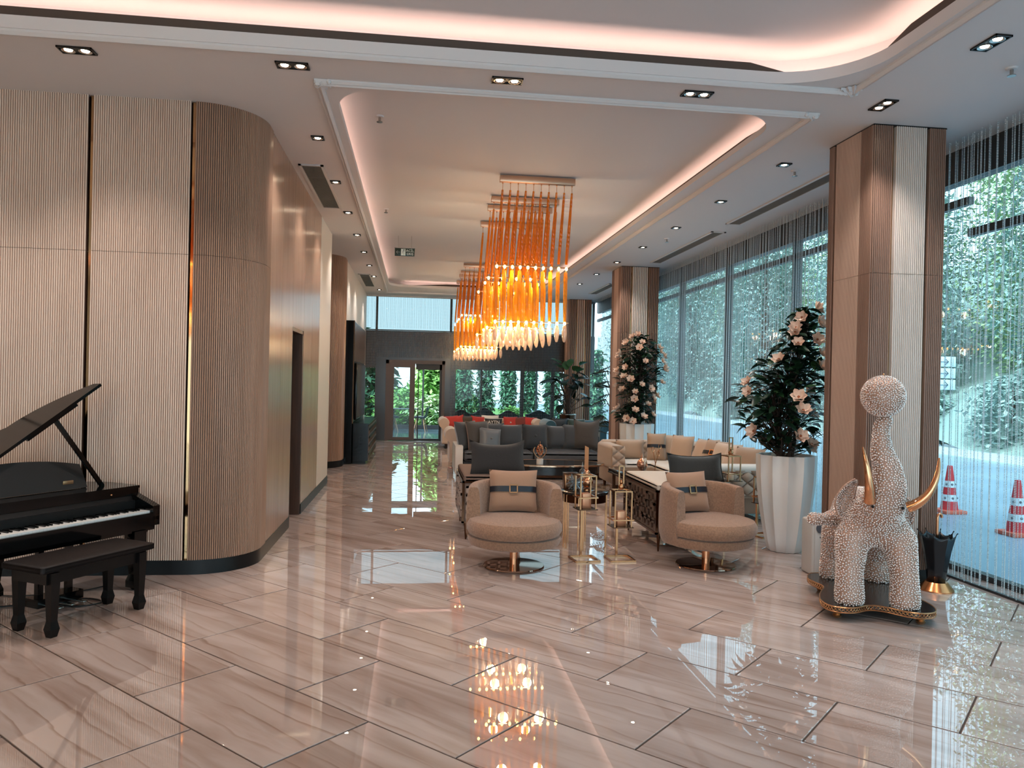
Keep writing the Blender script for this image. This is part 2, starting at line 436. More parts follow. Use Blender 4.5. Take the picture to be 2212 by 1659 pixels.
tiles = []
for iu in range(-16, 30):
    for iw in range(-12, 24):
        u0 = 1.945 + PU * iu; w0 = (2.80 if iu % 2 == 0 else 2.24) + PW * iw
        full = [uw2xy(u0 + GAP / 2, w0 + GAP / 2), uw2xy(u0 + PU - GAP / 2, w0 + GAP / 2), uw2xy(u0 + PU - GAP / 2, w0 + PW - GAP / 2), uw2xy(u0 + GAP / 2, w0 + PW - GAP / 2)]
        c = uw2xy(u0 + PU / 2, w0 + PW / 2)
        if c[0] < -1.9 and c[1] > 7.4 and not (c[0] > -3.4 and 12.2 < c[1] < 14.6): continue
        poly = full
        for ax, lim, kl in ((0, 5.02, True), (0, -8.9, False), (1, 20.98, True), (1, -5.9, False)):
            poly = clip(poly, ax, lim, kl) if len(poly) >= 3 else []
        if len(poly) < 3: continue
        pp = [cam_pix((x, y, 0)) for x, y in poly]
        ar = 0.0
        if all(pp) :
            q = [(min(max(x, 0), 2212), min(max(y, 0), 1659)) for x, y in pp]
            ar = abs(sum(q[i][0] * q[(i + 1) % len(q)][1] - q[(i + 1) % len(q)][0] * q[i][1] for i in range(len(q)))) / 2
        elif any(pp): ar = 5000.0 if c[1] > 1.6 else 0.0
        tiles.append((ar, len(poly) == 4 and poly == full, c, poly, u0, w0))
tiles.sort(key=lambda t: -t[0])
hx, hw = (PU - GAP) / 2, (PW - GAP) / 2
_v, _f_ = tile_mb([(-hx, -hw), (hx, -hw), (hx, hw), (-hx, hw)])
_mb = MB().add(_v, _f_); tile_mesh = _mb.mesh('tile', smooth=False); tile_mesh.materials.append(TILE)
rest = MB(); R45 = Matrix.Rotation(-PI / 4, 4, 'Z')
for k, (ar, whole, c, poly, u0, w0) in enumerate(tiles):
    lift = rnd.uniform(-0.0004, 0.0004)
    if k < 300 and ar > 60:
        if whole:
            o = obj('tile', tile_mesh, None, floor); o.location = (c[0], c[1], lift)
            o.rotation_euler = (rnd.uniform(-1, 1) * 0.0012, rnd.uniform(-1, 1) * 0.0012, PI / 4)
        else:
            lp = [(((x - c[0]) + (y - c[1])) * S2, ((y - c[1]) - (x - c[0])) * S2) for x, y in poly]
            v, f = tile_mb(lp); o = obj('tile', MB().add(v, f), TILE, floor, smooth=False); o.location = (c[0], c[1], lift); o.rotation_euler = (0, 0, PI / 4)
    else:
        lp = [((x + y) * S2, (y - x) * S2) for x, y in poly]
        v, f = tile_mb(lp, lift); rest.add(v, f)
o = obj('tiles', rest, TILE, floor, smooth=False); o.rotation_euler = (0, 0, PI / 4); stuff(o)

# ---- ceiling with two rounded coves
def plane_holes(outer, holes, z):
    polys = [[Vector((x, y, 0)) for x, y in outer]] + [[Vector((x, y, 0)) for x, y in h] for h in holes]
    tr = tessellate_polygon(polys); pts = [(p.x, p.y, z) for q in polys for p in q]
    return MB().add(pts, [tuple(t) for t in tr])
NEAR = rrect(-8.0, 3.15, -4.3, 5.45, 0.62, 12)
FAR = rrect(-0.68, 3.0, 6.07, 19.05, 0.5, 12)
OUT = [(-9, -6), (5.2, -6), (5.2, 21.1), (-9, 21.1)]
ceiling = sroot('ceiling')
obj('soffit', plane_holes(OUT, [NEAR, FAR], ZC), PAINT, ceiling, smooth=False)
def cove(poly, off, zf, zt, grow):
    """fascia round the opening, trough behind it and the raised ceiling"""
    cx = sum(p[0] for p in poly) / len(poly); cyy = sum(p[1] for p in poly) / len(poly)
    mb = MB(); n = len(poly); th = 0.018
    def offs(d):
        r = []
        for i in range(n):
            a, b, c = Vector(poly[i - 1]), Vector(poly[i]), Vector(poly[(i + 1) % n])
            t = ((b - a).normalized() + (c - b).normalized()).normalized(); r.append((b.x + t.y * d, b.y - t.x * d))
        return r
    ou = offs(th)
    v = [(x, y, ZC) for x, y in poly] + [(x, y, zf) for x, y in poly] + [(x, y, zf) for x, y in ou] + [(x, y, ZC) for x, y in ou]
    f = []
    for i in range(n):
        j = (i + 1) % n; f += [(i, j, n + j, n + i), (n + i, n + j, 2 * n + j, 2 * n + i), (2 * n + i, 2 * n + j, 3 * n + j, 3 * n + i)]
    obj('cove_fascia', mb.add(v, f), PAINT, ceiling, angle=0.5)
    far = offs(grow); v = [(x, y, ZC) for x, y in far] + [(x, y, zt) for x, y in far]
    obj('cove_wall', MB().add(v, [(i, (i + 1) % n, n + (i + 1) % n, n + i) for i in range(n)]), PAINT, ceiling)
    x0 = min(p[0] for p in far); x1 = max(p[0] for p in far); y0 = min(p[1] for p in far); y1 = max(p[1] for p in far)
    obj('raised_ceiling', MB().add([(x0, y0, zt), (x1, y0, zt), (x1, y1, zt), (x0, y1, zt)], [(0, 1, 2, 3)]), PAINT, ceiling, smooth=False)
cove(NEAR, 0, 3.985, 4.17, 0.25)
cove(FAR, 0, 3.955, 4.06, 0.25)
# boards coloured dark as painted shade above the fascia, tapering before the corners
SHADE_B = mat('painted_shade_board', (70, 58, 50), 0.6)
def shade_board(name, p, q, z0, h, taper):
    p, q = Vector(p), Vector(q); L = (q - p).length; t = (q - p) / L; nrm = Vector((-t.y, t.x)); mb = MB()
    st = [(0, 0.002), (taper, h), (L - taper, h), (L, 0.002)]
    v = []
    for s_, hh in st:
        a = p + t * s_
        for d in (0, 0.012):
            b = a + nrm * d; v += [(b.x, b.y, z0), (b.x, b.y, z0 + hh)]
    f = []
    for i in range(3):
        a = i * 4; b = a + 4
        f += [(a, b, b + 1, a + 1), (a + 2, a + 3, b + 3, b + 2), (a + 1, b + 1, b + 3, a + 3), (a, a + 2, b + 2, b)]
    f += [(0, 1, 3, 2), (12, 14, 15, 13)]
    obj(name, mb.add(v, f), SHADE_B, ceiling, smooth=False)
shade_board('shade_board', (2.7, 5.47), (-8, 5.47), 3.985, 0.06, 0.3)
shade_board('shade_board', (3.17, -4), (3.17, 5.0), 3.985, 0.06, 0.3)
shade_board('shade_board', (2.5, 19.07), (-0.1, 19.07), 3.955, 0.05, 0.8)
shade_board('shade_board', (3.02, 6.6), (3.02, 18.5), 3.955, 0.022, 0.3)

# plaster mouldings with acanthus corners
trim_n = 0
def leafy_corner(parent, x, y, sx, sy):
    mb = MB()
    for ang, L, w in ((10, 0.20, 0.035), (80, 0.20, 0.035), (45, 0.15, 0.05), (28, 0.16, 0.032), (62, 0.16, 0.032)):
        a = math.radians(ang); dx, dy = math.cos(a) * sx, math.sin(a) * sy
        mb.grid(lambda p, q, dx=dx, dy=dy, L=L, w=w: (x + dx * L * p - dy * w * (q - 0.5) * 2 * math.sin(PI * min(1, p * 0.9 + 0.1)), y + dy * L * p + dx * w * (q - 0.5) * 2 * math.sin(PI * min(1, p * 0.9 + 0.1)), ZC - 0.004 - 0.045 * math.sin(PI * q) * (1 - 0.5 * p) * (0.8 + 0.2 * math.sin(p * 20))), 8, 4)
    for k in range(3): mb.ball((x + sx * 0.05 * k, y + sy * 0.05 * (2 - k), ZC - 0.012), 0.022, 8, 6)
    obj('corner_ornament', mb, PAINT, parent)
def mould(x0, x1, y0, y1, corners):
    global trim_n
    trim_n += 1; t = sroot('trim_%d' % trim_n)
    for a, b in (((x0, y0), (x1, y0)), ((x1, y0), (x1, y1)), ((x1, y1), (x0, y1)), ((x0, y1), (x0, y0))):
        d = (Vector(b) - Vector(a)).normalized(); nn = Vector((-d.y, d.x)); a_ = Vector(a) - d * 0.03; b_ = Vector(b) + d * 0.03
        mb = MB(); pr = [(-0.032, 0), (-0.032, -0.012), (-0.014, -0.028), (-0.006, -0.016), (0.012, -0.036), (0.030, -0.016), (0.032, 0)]
        v = [(e.x + nn.x * o_, e.y + nn.y * o_, ZC + z_) for e in (a_, b_) for o_, z_ in pr]; k = len(pr)
        mb.add(v, [(i, i + 1, k + i + 1, k + i) for i in range(k - 1)]); obj('moulding', mb, PAINT, t, smooth=False)
    for (x, y, sx, sy) in corners: leafy_corner(t, x, y, sx, sy)
mould(-8.3, 3.23, -4.6, 5.49, [(3.24, 5.5, -1, -1)])
mould(-0.78, 3.2, 6.0, 20.1, [(-0.80, 5.98, 1, 1), (3.22, 5.98, -1, 1), (-0.80, 20.12, 1, -1)])

# ---- left walls
LW = -1.35
wall_left = sroot('wall_left')
CPATH = [(-4.2, 6.65), (-1.85, 6.65)] + arc(-1.85, 7.15, 0.5, -PI / 2, 0, 16)
core = [(-9, 6.70), (-1.85, 6.70)] + arc(-1.85, 7.15, 0.45, -PI / 2, 0, 12) + [(LW - 0.05, 8.70), (-1.75, 8.70), (-1.75, 9.56), (LW - 0.05, 9.56), (LW - 0.05, 12.4), (-9, 12.4)]
obj('wall_core', MB().prism(core, 0, ZC + 0.4), DOOR_WOOD, wall_left, smooth=False)
obj('wall_core', MB().box(-1.75, LW - 0.05, 8.70, 9.56, 2.2, ZC), DOOR_WOOD, wall_left, smooth=False)
ZS = 2.64
def panel_pair(path, m):
    for z0, z1 in ((0.12, ZS - 0.003), (ZS, ZC)): reeded('panel', fluted(path, z0, z1), m, wall_left, CHAN_L if m is LIGHT_WOOD else CHAN_D)
for x0, x1 in ((-5.02, -4.26), (-4.225, -3.465), (-3.435, -2.675), (-2.637, -1.877)): panel_pair([(x0, 6.65), (x1, 6.65)], LIGHT_WOOD)
panel_pair([(-1.842, 6.65)] + arc(-1.85, 7.15, 0.5, -PI / 2 + 0.02, 0, 24) + [(LW, 7.33)], DARK_WOOD)
for x in (-4.243, -3.45, -2.656, -1.86): obj('mirror_strip', MB().box(x - 0.018, x + 0.018, 6.675, 6.70, 0.12, ZC), GOLD_MIRROR, wall_left, smooth=False)
def flat_panel(y0, y1, z0, z1, m, x=LW): obj('panel', MB().box(x - 0.05, x, y0 + 0.003, y1 - 0.003, z0, z1), m, wall_left, smooth=False)
for y0, y1 in ((7.33, 7.99), (7.99, 8.70), (9.56, 10.3), (10.3, 11.05)): flat_panel(y0, y1, 0.12, ZC, SMOOTH_WOOD)
flat_panel(8.70, 9.56, 2.2, ZC, SMOOTH_WOOD)
flat_panel(11.05, 12.4, 0.12, ZC, PAINT_W)
# second block past the corridor mouth
core2 = [(-9, 14.35), (-1.85, 14.35)] + arc(-1.85, 14.85, 0.45, -PI / 2, 0, 10) + [(LW - 0.05, 21.2), (-9, 21.2)]
obj('wall_core', MB().prism(core2, 0, ZC + 0.4), PAINT_W, wall_left, smooth=False)
p2 = [(-3.5, 14.3), (-1.85, 14.3)] + arc(-1.85, 14.8, 0.5, -PI / 2 + 0.02, 0, 20) + [(LW, 15.05)]
for z0, z1 in ((0.12, ZC),): reeded('panel', fluted(p2, z0, z1, 0.03, 0.012), DARK_WOOD, wall_left, CHAN_D)
flat_panel(15.05, 21.1, 0.12, ZC, PAINT_W)
obj('wall_core', MB().box(-9, -8.9, -6, 21, 0, ZC + 0.4), PAINT_W, wall_left, smooth=False)
obj('wall_core', MB().box(-4.3, -4.2, 12.4, 14.35, 0, ZC), PAINT_W, wall_left, smooth=False)
# baseboards
def baseboard(name, path):
    struct(obj(name, wall_strip([(x, y) for x, y in path], 0, 0.12, 0.03), BLACK))
def shifted(path, d):
    P = [Vector(p) for p in path]; r = []
    for i in range(len(P)):
        t = (P[min(i + 1, len(P) - 1)] - P[max(i - 1, 0)]).normalized(); r.append((P[i].x + t.y * d, P[i].y - t.x * d))
    return r
baseboard('baseboard_left', shifted([(-8.9, 6.65), (-1.85, 6.65)] + arc(-1.85, 7.15, 0.5, -PI / 2, 0, 20) + [(LW, 8.70)], 0.006))
baseboard('baseboard_left', shifted([(LW, 9.56), (LW, 12.4)], 0.006))
baseboard('baseboard_left', shifted([(-3.5, 14.3), (-1.85, 14.3)] + arc(-1.85, 14.8, 0.5, -PI / 2, 0, 14) + [(LW, 21.0)], 0.012))
# niche door
door = sroot('door_1')
obj('door_leaf', MB().box(-1.60, -1.56, 8.76, 9.50, 0.01, 2.15), DOOR_WOOD, door, smooth=False)
obj('jamb', MB().box(-1.75, LW - 0.005, 8.70, 8.75, 0, 2.2).box(-1.75, LW - 0.005, 9.51, 9.56, 0, 2.2).box(-1.75, LW - 0.005, 8.70, 9.56, 2.16, 2.2), DOOR_WOOD, door, smooth=False)
obj('door_handle', MB().box(-1.56, -1.545, 9.36, 9.40, 0.85, 1.05).bar((-1.545, 9.38, 0.98), (-1.50, 9.38, 0.98), 0.018).bar((-1.50, 9.39, 0.98), (-1.50, 9.26, 0.98), 0.018), BLACK, door, smooth=False)

# ---- walls behind the camera
wr = sroot('wall_rear')
obj('wall_face', MB().box(-9, 5.2, -6.1, -6.0, 3.3, ZC + 0.4).box(-9, -7.5, -6.1, -6.0, 0, 3.3).box(4.6, 5.2, -6.1, -6.0, 0, 3.3), PAINT_W, wr, smooth=False)
CLEAR_PANE = glass_mat('clear_entrance_glass', (0.92, 0.95, 0.95), 1.0)
w0 = sroot('window_7')
for i in range(7): obj('mullion', MB().box(-7.5 + 2.0 * i - 0.03, -7.5 + 2.0 * i + 0.03, -6.08, -6.02, 0, 3.3), FRAME_DK, w0, smooth=False)
obj('pane', MB().add([(-7.5, -6.05, 0), (4.6, -6.05, 0), (4.6, -6.05, 3.3), (-7.5, -6.05, 3.3)], [(0, 1, 2, 3)]), CLEAR_PANE, w0, smooth=False)

# ---- columns of reeded panels with bronze mirror slots
COL_LIGHT = mat('column_light_panel', (218, 207, 199), 0.3, var=(3, (210, 198, 188)), stretch=(4, 4, 0.4))
COL_WARM = mat('column_warm_panel', (200, 168, 149), 0.3, var=(3, (192, 160, 141)), stretch=(4, 4, 0.4))
COL_DARK = mat('column_brown_panel', (146, 115, 99), 0.28, var=(3, (134, 104, 89)), stretch=(4, 4, 0.4))
def column(x0, x1, y0, y1, front, side, pitch):
    c = sroot('column'); ins = 0.03
    obj('column_core', MB().box(x0 + ins, x1, y0 + ins, y1 - ins, 0, ZC), GOLD_MIRROR, c, smooth=False)
    obj('plinth', MB().box(x0 + 0.005, x1, y0 + 0.005, y1 - 0.005, 0, 0.12), BLACK, c, smooth=False)
    obj('top_bead', MB().box(x0 - 0.004, x1 + 0.004, y0 - 0.004, y1 + 0.004, ZC - 0.012, ZC + 0.01), BLACK, c, smooth=False)
    def pn(path, m):
        for z0, z1 in ((0.12, ZS - 0.003), (ZS, ZC - 0.01)):
            mb = fluted(path, z0, z1, pitch, pitch * 0.5)
            a, b = Vector(path[0]), Vector(path[-1]); t = (b - a).normalized(); n_ = Vector((-t.y, t.x)) * ins
            v = []
            for zz in (z0, z1): v += [(a.x, a.y, zz), (b.x, b.y, zz), (b.x + n_.x, b.y + n_.y, zz), (a.x + n_.x, a.y + n_.y, zz)]
            mb.add(v, [(0, 3, 7, 4), (1, 5, 6, 2), (0, 1, 2, 3), (4, 7, 6, 5)]); reeded('panel', mb, m, c, CHAN_L if m is not COL_DARK else CHAN_D)
    for a, b, m in front: pn([(a, y0), (b, y0)], m)
    for a, b, m in side: pn([(x0, a), (x0, b)], m)
    pn([(x1 - 0.02, y1), (x0, y1)], COL_DARK)
    return c
column(3.8, 4.46, 6.12, 6.82, [(3.8, 3.972, COL_DARK), (4.0, 4.283, COL_LIGHT), (4.307, 4.46, COL_DARK)], [(6.82, 6.735, COL_DARK), (6.70, 6.305, COL_WARM), (6.30, 6.12, COL_DARK)], 0.0175)
column(3.85, 4.58, 14.35, 15.05, [(3.85, 4.03, COL_DARK), (4.06, 4.36, COL_LIGHT), (4.38, 4.58, COL_DARK)], [(15.05, 14.9, COL_DARK), (14.87, 14.55, COL_WARM), (14.55, 14.35, COL_DARK)], 0.035)
column(4.06, 4.66, 20.4, 20.95, [(4.06, 4.24, COL_DARK), (4.26, 4.48, COL_WARM), (4.5, 4.66, COL_DARK)], [(20.95, 20.8, COL_DARK), (20.78, 20.6, COL_WARM), (20.6, 20.4, COL_DARK)], 0.05)

# ---- glazing along the right
PANE = glass_mat('tinted_window_glass', (0.48, 0.58, 0.60), 1.0)
GX = 5.0
def right_window(n, y0, y1, mull, transom):
    w = sroot('window_%d' % n)
    obj('header', MB().box(GX - 0.03, GX + 0.1, y0, y1, 3.60, ZC + 0.1), FRAME_DK, w, smooth=False)
    obj('bottom_rail', MB().box(GX - 0.03, GX + 0.06, y0, y1, -0.02, 0.05), FRAME_DK, w, smooth=False)
    if transom: obj('transom', MB().box(GX - 0.03, GX + 0.03, y0, y1, transom - 0.035, transom + 0.035), FRAME_DK, w, smooth=False)
    for y in mull: obj('mullion', MB().box(GX - 0.05, GX + 0.06, y - 0.035, y + 0.035, 0.0, 3.6), FRAME_DK, w, smooth=False)
    ys = [y0] + list(mull) + [y1]
    for a, b in zip(ys, ys[1:]): obj('pane', MB().add([(GX, a, 0.03), (GX, b, 0.03), (GX, b, 3.62), (GX, a, 3.62)], [(0, 1, 2, 3)]), PANE, w, smooth=False)
right_window(1, -6, 6.5, (-3.6, -1.2, 1.2, 3.4), 3.10)
right_window(2, 6.5, 14.7, (7.3, 9.75, 12.0, 14.2), 3.40)
right_window(3, 14.7, 21.1, (16.6, 18.9), 3.40)

# ---- bead curtains: strands of metal beads, grown by geometry nodes from a line of points
STEEL = amber_mat('clear_crystal_bead', (236, 250, 252), 0.3, 0.22, (248, 252, 253))
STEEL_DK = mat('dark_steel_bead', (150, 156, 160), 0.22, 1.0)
def strand_curtain(name, pts, drop, n_beads, r, m, label, group=None, sides=None):
    me = bpy.data.meshes.new(name); me.from_pydata(pts, [], []); me.materials.append(m)
    o = bpy.data.objects.new(name, me); COL.objects.link(o); tag(o, label, 'curtain', group); stuff(o)
    ng = bpy.data.node_groups.new(name, 'GeometryNodeTree')
    ng.interface.new_socket('Geometry', in_out='INPUT', socket_type='NodeSocketGeometry')
    ng.interface.new_socket('Geometry', in_out='OUTPUT', socket_type='NodeSocketGeometry')
    N = ng.nodes; L = ng.links
    gi = N.new('NodeGroupInput'); go = N.new('NodeGroupOutput')
    ml = N.new('GeometryNodeMeshLine'); ml.inputs['Count'].default_value = n_beads; ml.inputs['Offset'].default_value = (0, 0, -drop / n_beads)
    if sides:
        ic = N.new('GeometryNodeMeshCylinder'); ic.inputs['Vertices'].default_value = sides; ic.inputs['Radius'].default_value = r; ic.inputs['Depth'].default_value = drop / n_beads * 0.9
    else:
        ic = N.new('GeometryNodeMeshIcoSphere'); ic.inputs['Radius'].default_value = r; ic.inputs['Subdivisions'].default_value = 1
    i1 = N.new('GeometryNodeInstanceOnPoints'); L.new(ml.outputs[0], i1.inputs['Points']); L.new(ic.outputs['Mesh'], i1.inputs['Instance'])
    rl = N.new('GeometryNodeRealizeInstances'); L.new(i1.outputs[0], rl.inputs[0])
    ss = N.new('GeometryNodeSetShadeSmooth'); L.new(rl.outputs[0], ss.inputs[0])
    sm = N.new('GeometryNodeSetMaterial'); sm.inputs['Material'].default_value = m; L.new(ss.outputs[0], sm.inputs[0])
    i2 = N.new('GeometryNodeInstanceOnPoints'); L.new(gi.outputs[0], i2.inputs['Points']); L.new(sm.outputs[0], i2.inputs['Instance'])
    L.new(i2.outputs[0], go.inputs[0])
    md = o.modifiers.new('strands', 'NODES'); md.node_group = ng
    return o
def line_pts(y0, y1, pitch, z=ZC - 0.01, x=4.75):
    k = int((y1 - y0) / pitch); return [(x + 0.03 * math.sin(i * 2.2) + rnd.uniform(-0.004, 0.004), y0 + pitch * (i + rnd.uniform(-0.12, 0.12)), z + rnd.uniform(-0.012, 0)) for i in range(k)]
CG = 'silver bead curtains along the right glazing'
strand_curtain('bead_curtain', line_pts(2.4, 6.9, 0.029), 3.87, 290, 0.0052, STEEL, 'silver bead curtain beside the umbrella stand, nearest of the window curtains', CG)
strand_curtain('bead_curtain', line_pts(6.95, 14.9, 0.030), 3.87, 270, 0.0056, STEEL, 'long silver bead curtain behind the beige corner sofa, between two columns', CG)
strand_curtain('bead_curtain', line_pts(15.0, 20.8, 0.05), 3.87, 180, 0.006, STEEL_DK, 'dark steel bead curtain behind the split-leaf plant, furthest of the window curtains', CG)
for y0, y1 in ((2.4, 6.9), (6.95, 14.9), (15.0, 20.8)):
    t = obj('curtain_weight', MB().box(4.735, 4.765, y0, y1, 0.0, 0.02), FRAME_DK, smooth=False); t.name = 'trim_%d' % (trim_n + 1); trim_n += 1; struct(t)

# ---- glazed back wall
BY = 21.0
wb = sroot('wall_back')
HEAD = mat('dark_header_panel', (56, 50, 49), 0.25, spec=0.6)
obj('header_panel', MB().box(LW, -1.05, BY, BY + 0.12, 1.95, 2.95).box(-1.05, 1.0, BY, BY + 0.12, 2.17, 2.95).box(1.0, 4.9, BY, BY + 0.12, 1.95, 2.95), HEAD, wb, smooth=False)
obj('post', MB().box(-1.08, -0.80, BY - 0.02, BY + 0.12, 0, 2.2), HEAD, wb, smooth=False)
obj('post', MB().box(0.78, 1.08, BY - 0.02, BY + 0.12, 0, 2.2), HEAD, wb, smooth=False)
obj('sill', MB().box(1.0, 4.9, BY, BY + 0.1, 0, 0.10).box(LW, -1.05, BY, BY + 0.1, 0, 0.08), HEAD, wb, smooth=False)
w4 = sroot('window_4')
SKY_PANE = glass_mat('blue_solar_glass', (0.20, 0.235, 0.235), 1.0)
for x in (-1.07, 0.92, 2.9, 4.86): obj('mullion', MB().box(x - 0.03, x + 0.03, BY + 0.01, BY + 0.08, 2.95, 3.95), FRAME_DK, w4, smooth=False)
obj('top_rail', MB().box(LW, 4.9, BY, BY + 0.08, 3.86, 3.98), PAINT, w4, smooth=False)
for a, b in ((LW, -1.07), (-1.07, 0.92), (0.92, 2.9), (2.9, 4.86)): obj('pane', MB().add([(a, BY + 0.05, 2.95), (b, BY + 0.05, 2.95), (b, BY + 0.05, 3.9), (a, BY + 0.05, 3.9)], [(0, 1, 2, 3)]), SKY_PANE, w4, smooth=False)
w5 = sroot('window_5')
for x in (1.78, 2.9, 3.75): obj('mullion', MB().box(x - (0.02 if x < 2 else 0.05), x + (0.02 if x < 2 else 0.05), BY, BY + 0.08, 0.1, 1.95), FRAME_DK, w5, smooth=False)
for a, b in ((1.0, 1.78), (1.78, 2.9), (2.9, 3.75), (3.75, 4.9)): obj('pane', MB().add([(a, BY + 0.05, 0.1), (b, BY + 0.05, 0.1), (b, BY + 0.05, 1.96), (a, BY + 0.05, 1.96)], [(0, 1, 2, 3)]), PANE, w5, smooth=False)
obj('pane', MB().add([(LW, BY + 0.05, 0.08), (-1.07, BY + 0.05, 0.08), (-1.07, BY + 0.05, 1.96), (LW, BY + 0.05, 1.96)], [(0, 1, 2, 3)]), PANE, w5, smooth=False)
d2 = sroot('door_2')
obj('door_frame', MB().box(-0.80, -0.72, BY - 0.05, BY + 0.1, 0, 2.17).box(0.70, 0.78, BY - 0.05, BY + 0.1, 0, 2.17).box(-0.80, 0.78, BY - 0.05, BY + 0.1, 2.07, 2.17), BRONZE_FR, d2, smooth=False)
lf = obj('sliding_leaf', MB().box(-0.72, -0.58, BY - 0.04, BY, 0.02, 2.07).box(-0.16, -0.02, BY - 0.04, BY, 0.02, 2.07).box(-0.58, -0.16, BY - 0.04, BY, 1.97, 2.07).box(-0.58, -0.16, BY - 0.04, BY, 0.02, 0.10), BRONZE_FR, d2, smooth=False)
obj('pane', MB().add([(-0.58, BY - 0.02, 0.1), (-0.16, BY - 0.02, 0.1), (-0.16, BY - 0.02, 1.97), (-0.58, BY - 0.02, 1.97)], [(0, 1, 2, 3)]), PANE, lf, smooth=False)
obj('fixed_stile', MB().box(0.06, 0.085, BY + 0.05, BY + 0.08, 0.05, 2.07).box(0.64, 0.70, BY + 0.04, BY + 0.08, 0.05, 2.07), FRAME_DK, d2, smooth=False)
obj('fixed_rail', MB().box(0.0, 0.70, BY + 0.04, BY + 0.08, 1.92, 2.07).box(-0.72, 0.70, BY + 0.02, BY + 0.1, 0.0, 0.06), FRAME_DK, d2, smooth=False)
CH = mat('chain_strand', (150, 146, 142), 0.3, 1.0)
BG = 'chain curtains on the back wall'
bar = obj('curtain_rail', MB().box(LW, 4.0, 20.80, 20.84, 2.945, 2.97), FRAME_DK, smooth=False); bar.name = 'trim_%d' % (trim_n + 1); trim_n += 1; struct(bar)
strand_curtain('chain_curtain', [(x * 0.032 + LW + 0.03 + rnd.uniform(-.004, .004), 20.82, 2.94) for x in range(9)], 2.9, 40, 0.0032, CH, 'chain curtain at the left of the garden door, beside the television unit', BG, 4)
strand_curtain('chain_curtain', [(x * 0.032 - 1.03 + rnd.uniform(-.004, .004), 20.82, 2.94) for x in range(61)], 0.74, 12, 0.0032, CH, 'short chain fringe hanging over the garden door', BG, 4)
strand_curtain('chain_curtain', [(x * 0.032 + 0.94 + rnd.uniform(-.004, .004), 20.82, 2.94) for x in range(95)], 2.9, 40, 0.0032, CH, 'chain curtain at the right of the garden door, in front of the hedge windows', BG, 4)

strand_curtain('strand_fringe', [(x * 0.05 + LW + 0.03 + rnd.uniform(-.012, .012), 20.86, 3.87) for x in range(110)], 0.9, 10, 0.0022, STEEL, 'fine pale strand fringe before the high clerestory panes of the back wall', None, 4)
# ================================================================== FURNITURE
BOUCLE = mat('brown_boucle', (158, 120, 95), 0.95, bump=(160, 0.45), var=(60, (136, 102, 80)), sheen=0.3)
CUSH_BR = mat('brown_cushion_fabric', (158, 120, 95), 0.9, bump=(220, 0.25), sheen=0.3)
COPPER = mat('polished_copper', (214, 150, 112), 0.14, 1.0)
BRASS = mat('brushed_brass', (200, 146, 104), 0.2, 1.0)
BRASS_DK = mat('dark_bronze_metal', (96, 66, 48), 0.25, 1.0)
CHROME_BR = mat('bronze_chrome', (172, 138, 118), 0.06, 1.0)
BELT = mat('navy_leather_belt', (22, 26, 36), 0.4)
PIANO = mat('piano_black_lacquer', (6, 6, 7), 0.1, spec=0.3, coat=0.15)
PIANO_S = mat('piano_black_satin', (13, 13, 14), 0.4, spec=0.3)
IVORY = mat('white_piano_key', (232, 230, 228), 0.25)
LEATHER = mat('dark_bench_leather', (22, 14, 13), 0.5, spec=0.25, bump=(90, 0.12))
BENCH_W = mat('black_bench_wood', (13, 10, 10), 0.32, spec=0.25)

# ---------------- swivel armchairs
def swivel_chair(label, loc, rz):
    t = thing('swivel_armchair', label, 'armchair', loc, rz, 'brown swivel armchairs')
    obj('base_disc', MB().lathe([(0, 0), (0.27, 0), (0.275, 0.006), (0.27, 0.014), (0.06, 0.02), (0, 0.02)], 48), CHROME_BR, t)
    obj('pedestal', MB().lathe([(0.036, 0.015), (0.036, 0.22)], 24), COPPER, t)
    obj('seat_tray', MB().lathe([(0, 0.20), (0.36, 0.20), (0.405, 0.215), (0.42, 0.25), (0.42, 0.285), (0.40, 0.295), (0, 0.295)], 56), BOUCLE, t)
    obj('seat_cushion', MB().lathe([(0, 0.292), (0.36, 0.292), (0.405, 0.305), (0.425, 0.34), (0.425, 0.39), (0.40, 0.43), (0.34, 0.447), (0.18, 0.455), (0, 0.457)], 56, 0, -0.035), BOUCLE, t)
    # barrel back: horseshoe wall with a rolled top, thinning towards the back bottom
    def sec(a, b):
        ang = math.radians(-8) + math.radians(196) * a
        e = abs(2 * a - 1)
        ro, th = 0.435, 0.105 + 0.02 * e
        ht = 0.74 - 0.035 * e ** 3
        w = b * 2 * PI
        cxr = ro - th / 2; zc, zh = (0.25 + ht) / 2, (ht - 0.25) / 2
        c, s_ = math.cos(w), math.sin(w)
        px = (abs(c) ** 0.35) * (1 if c >= 0 else -1); pz = (abs(s_) ** 0.45) * (1 if s_ >= 0 else -1)
        r = cxr + th / 2 * px * (1 - 0.18 * max(0, pz)); z = zc + zh * pz
        return (r * math.cos(ang), r * math.sin(ang), z)
    mb = MB().grid(sec, 40, 28)
    for k, sgn in ((0, 1), (40, -1)):
        ring = [k * 29 + j for j in range(28)]; mb.f.append(tuple(ring if sgn < 0 else reversed(ring)))
    bk = weld(mb, 'barrel_back'); bk.set_sharp_from_angle(angle=1.2)
    o = obj('barrel_back', bk, BOUCLE, t)
    return t
swivel_chair('brown bouclé swivel armchair in front of the small round table, dark cushion rising behind it', (0.905, 6.87, 0), math.radians(-6))
swivel_chair('brown bouclé swivel armchair turned towards the tall white planter', (2.69, 6.85, 0), math.radians(24))

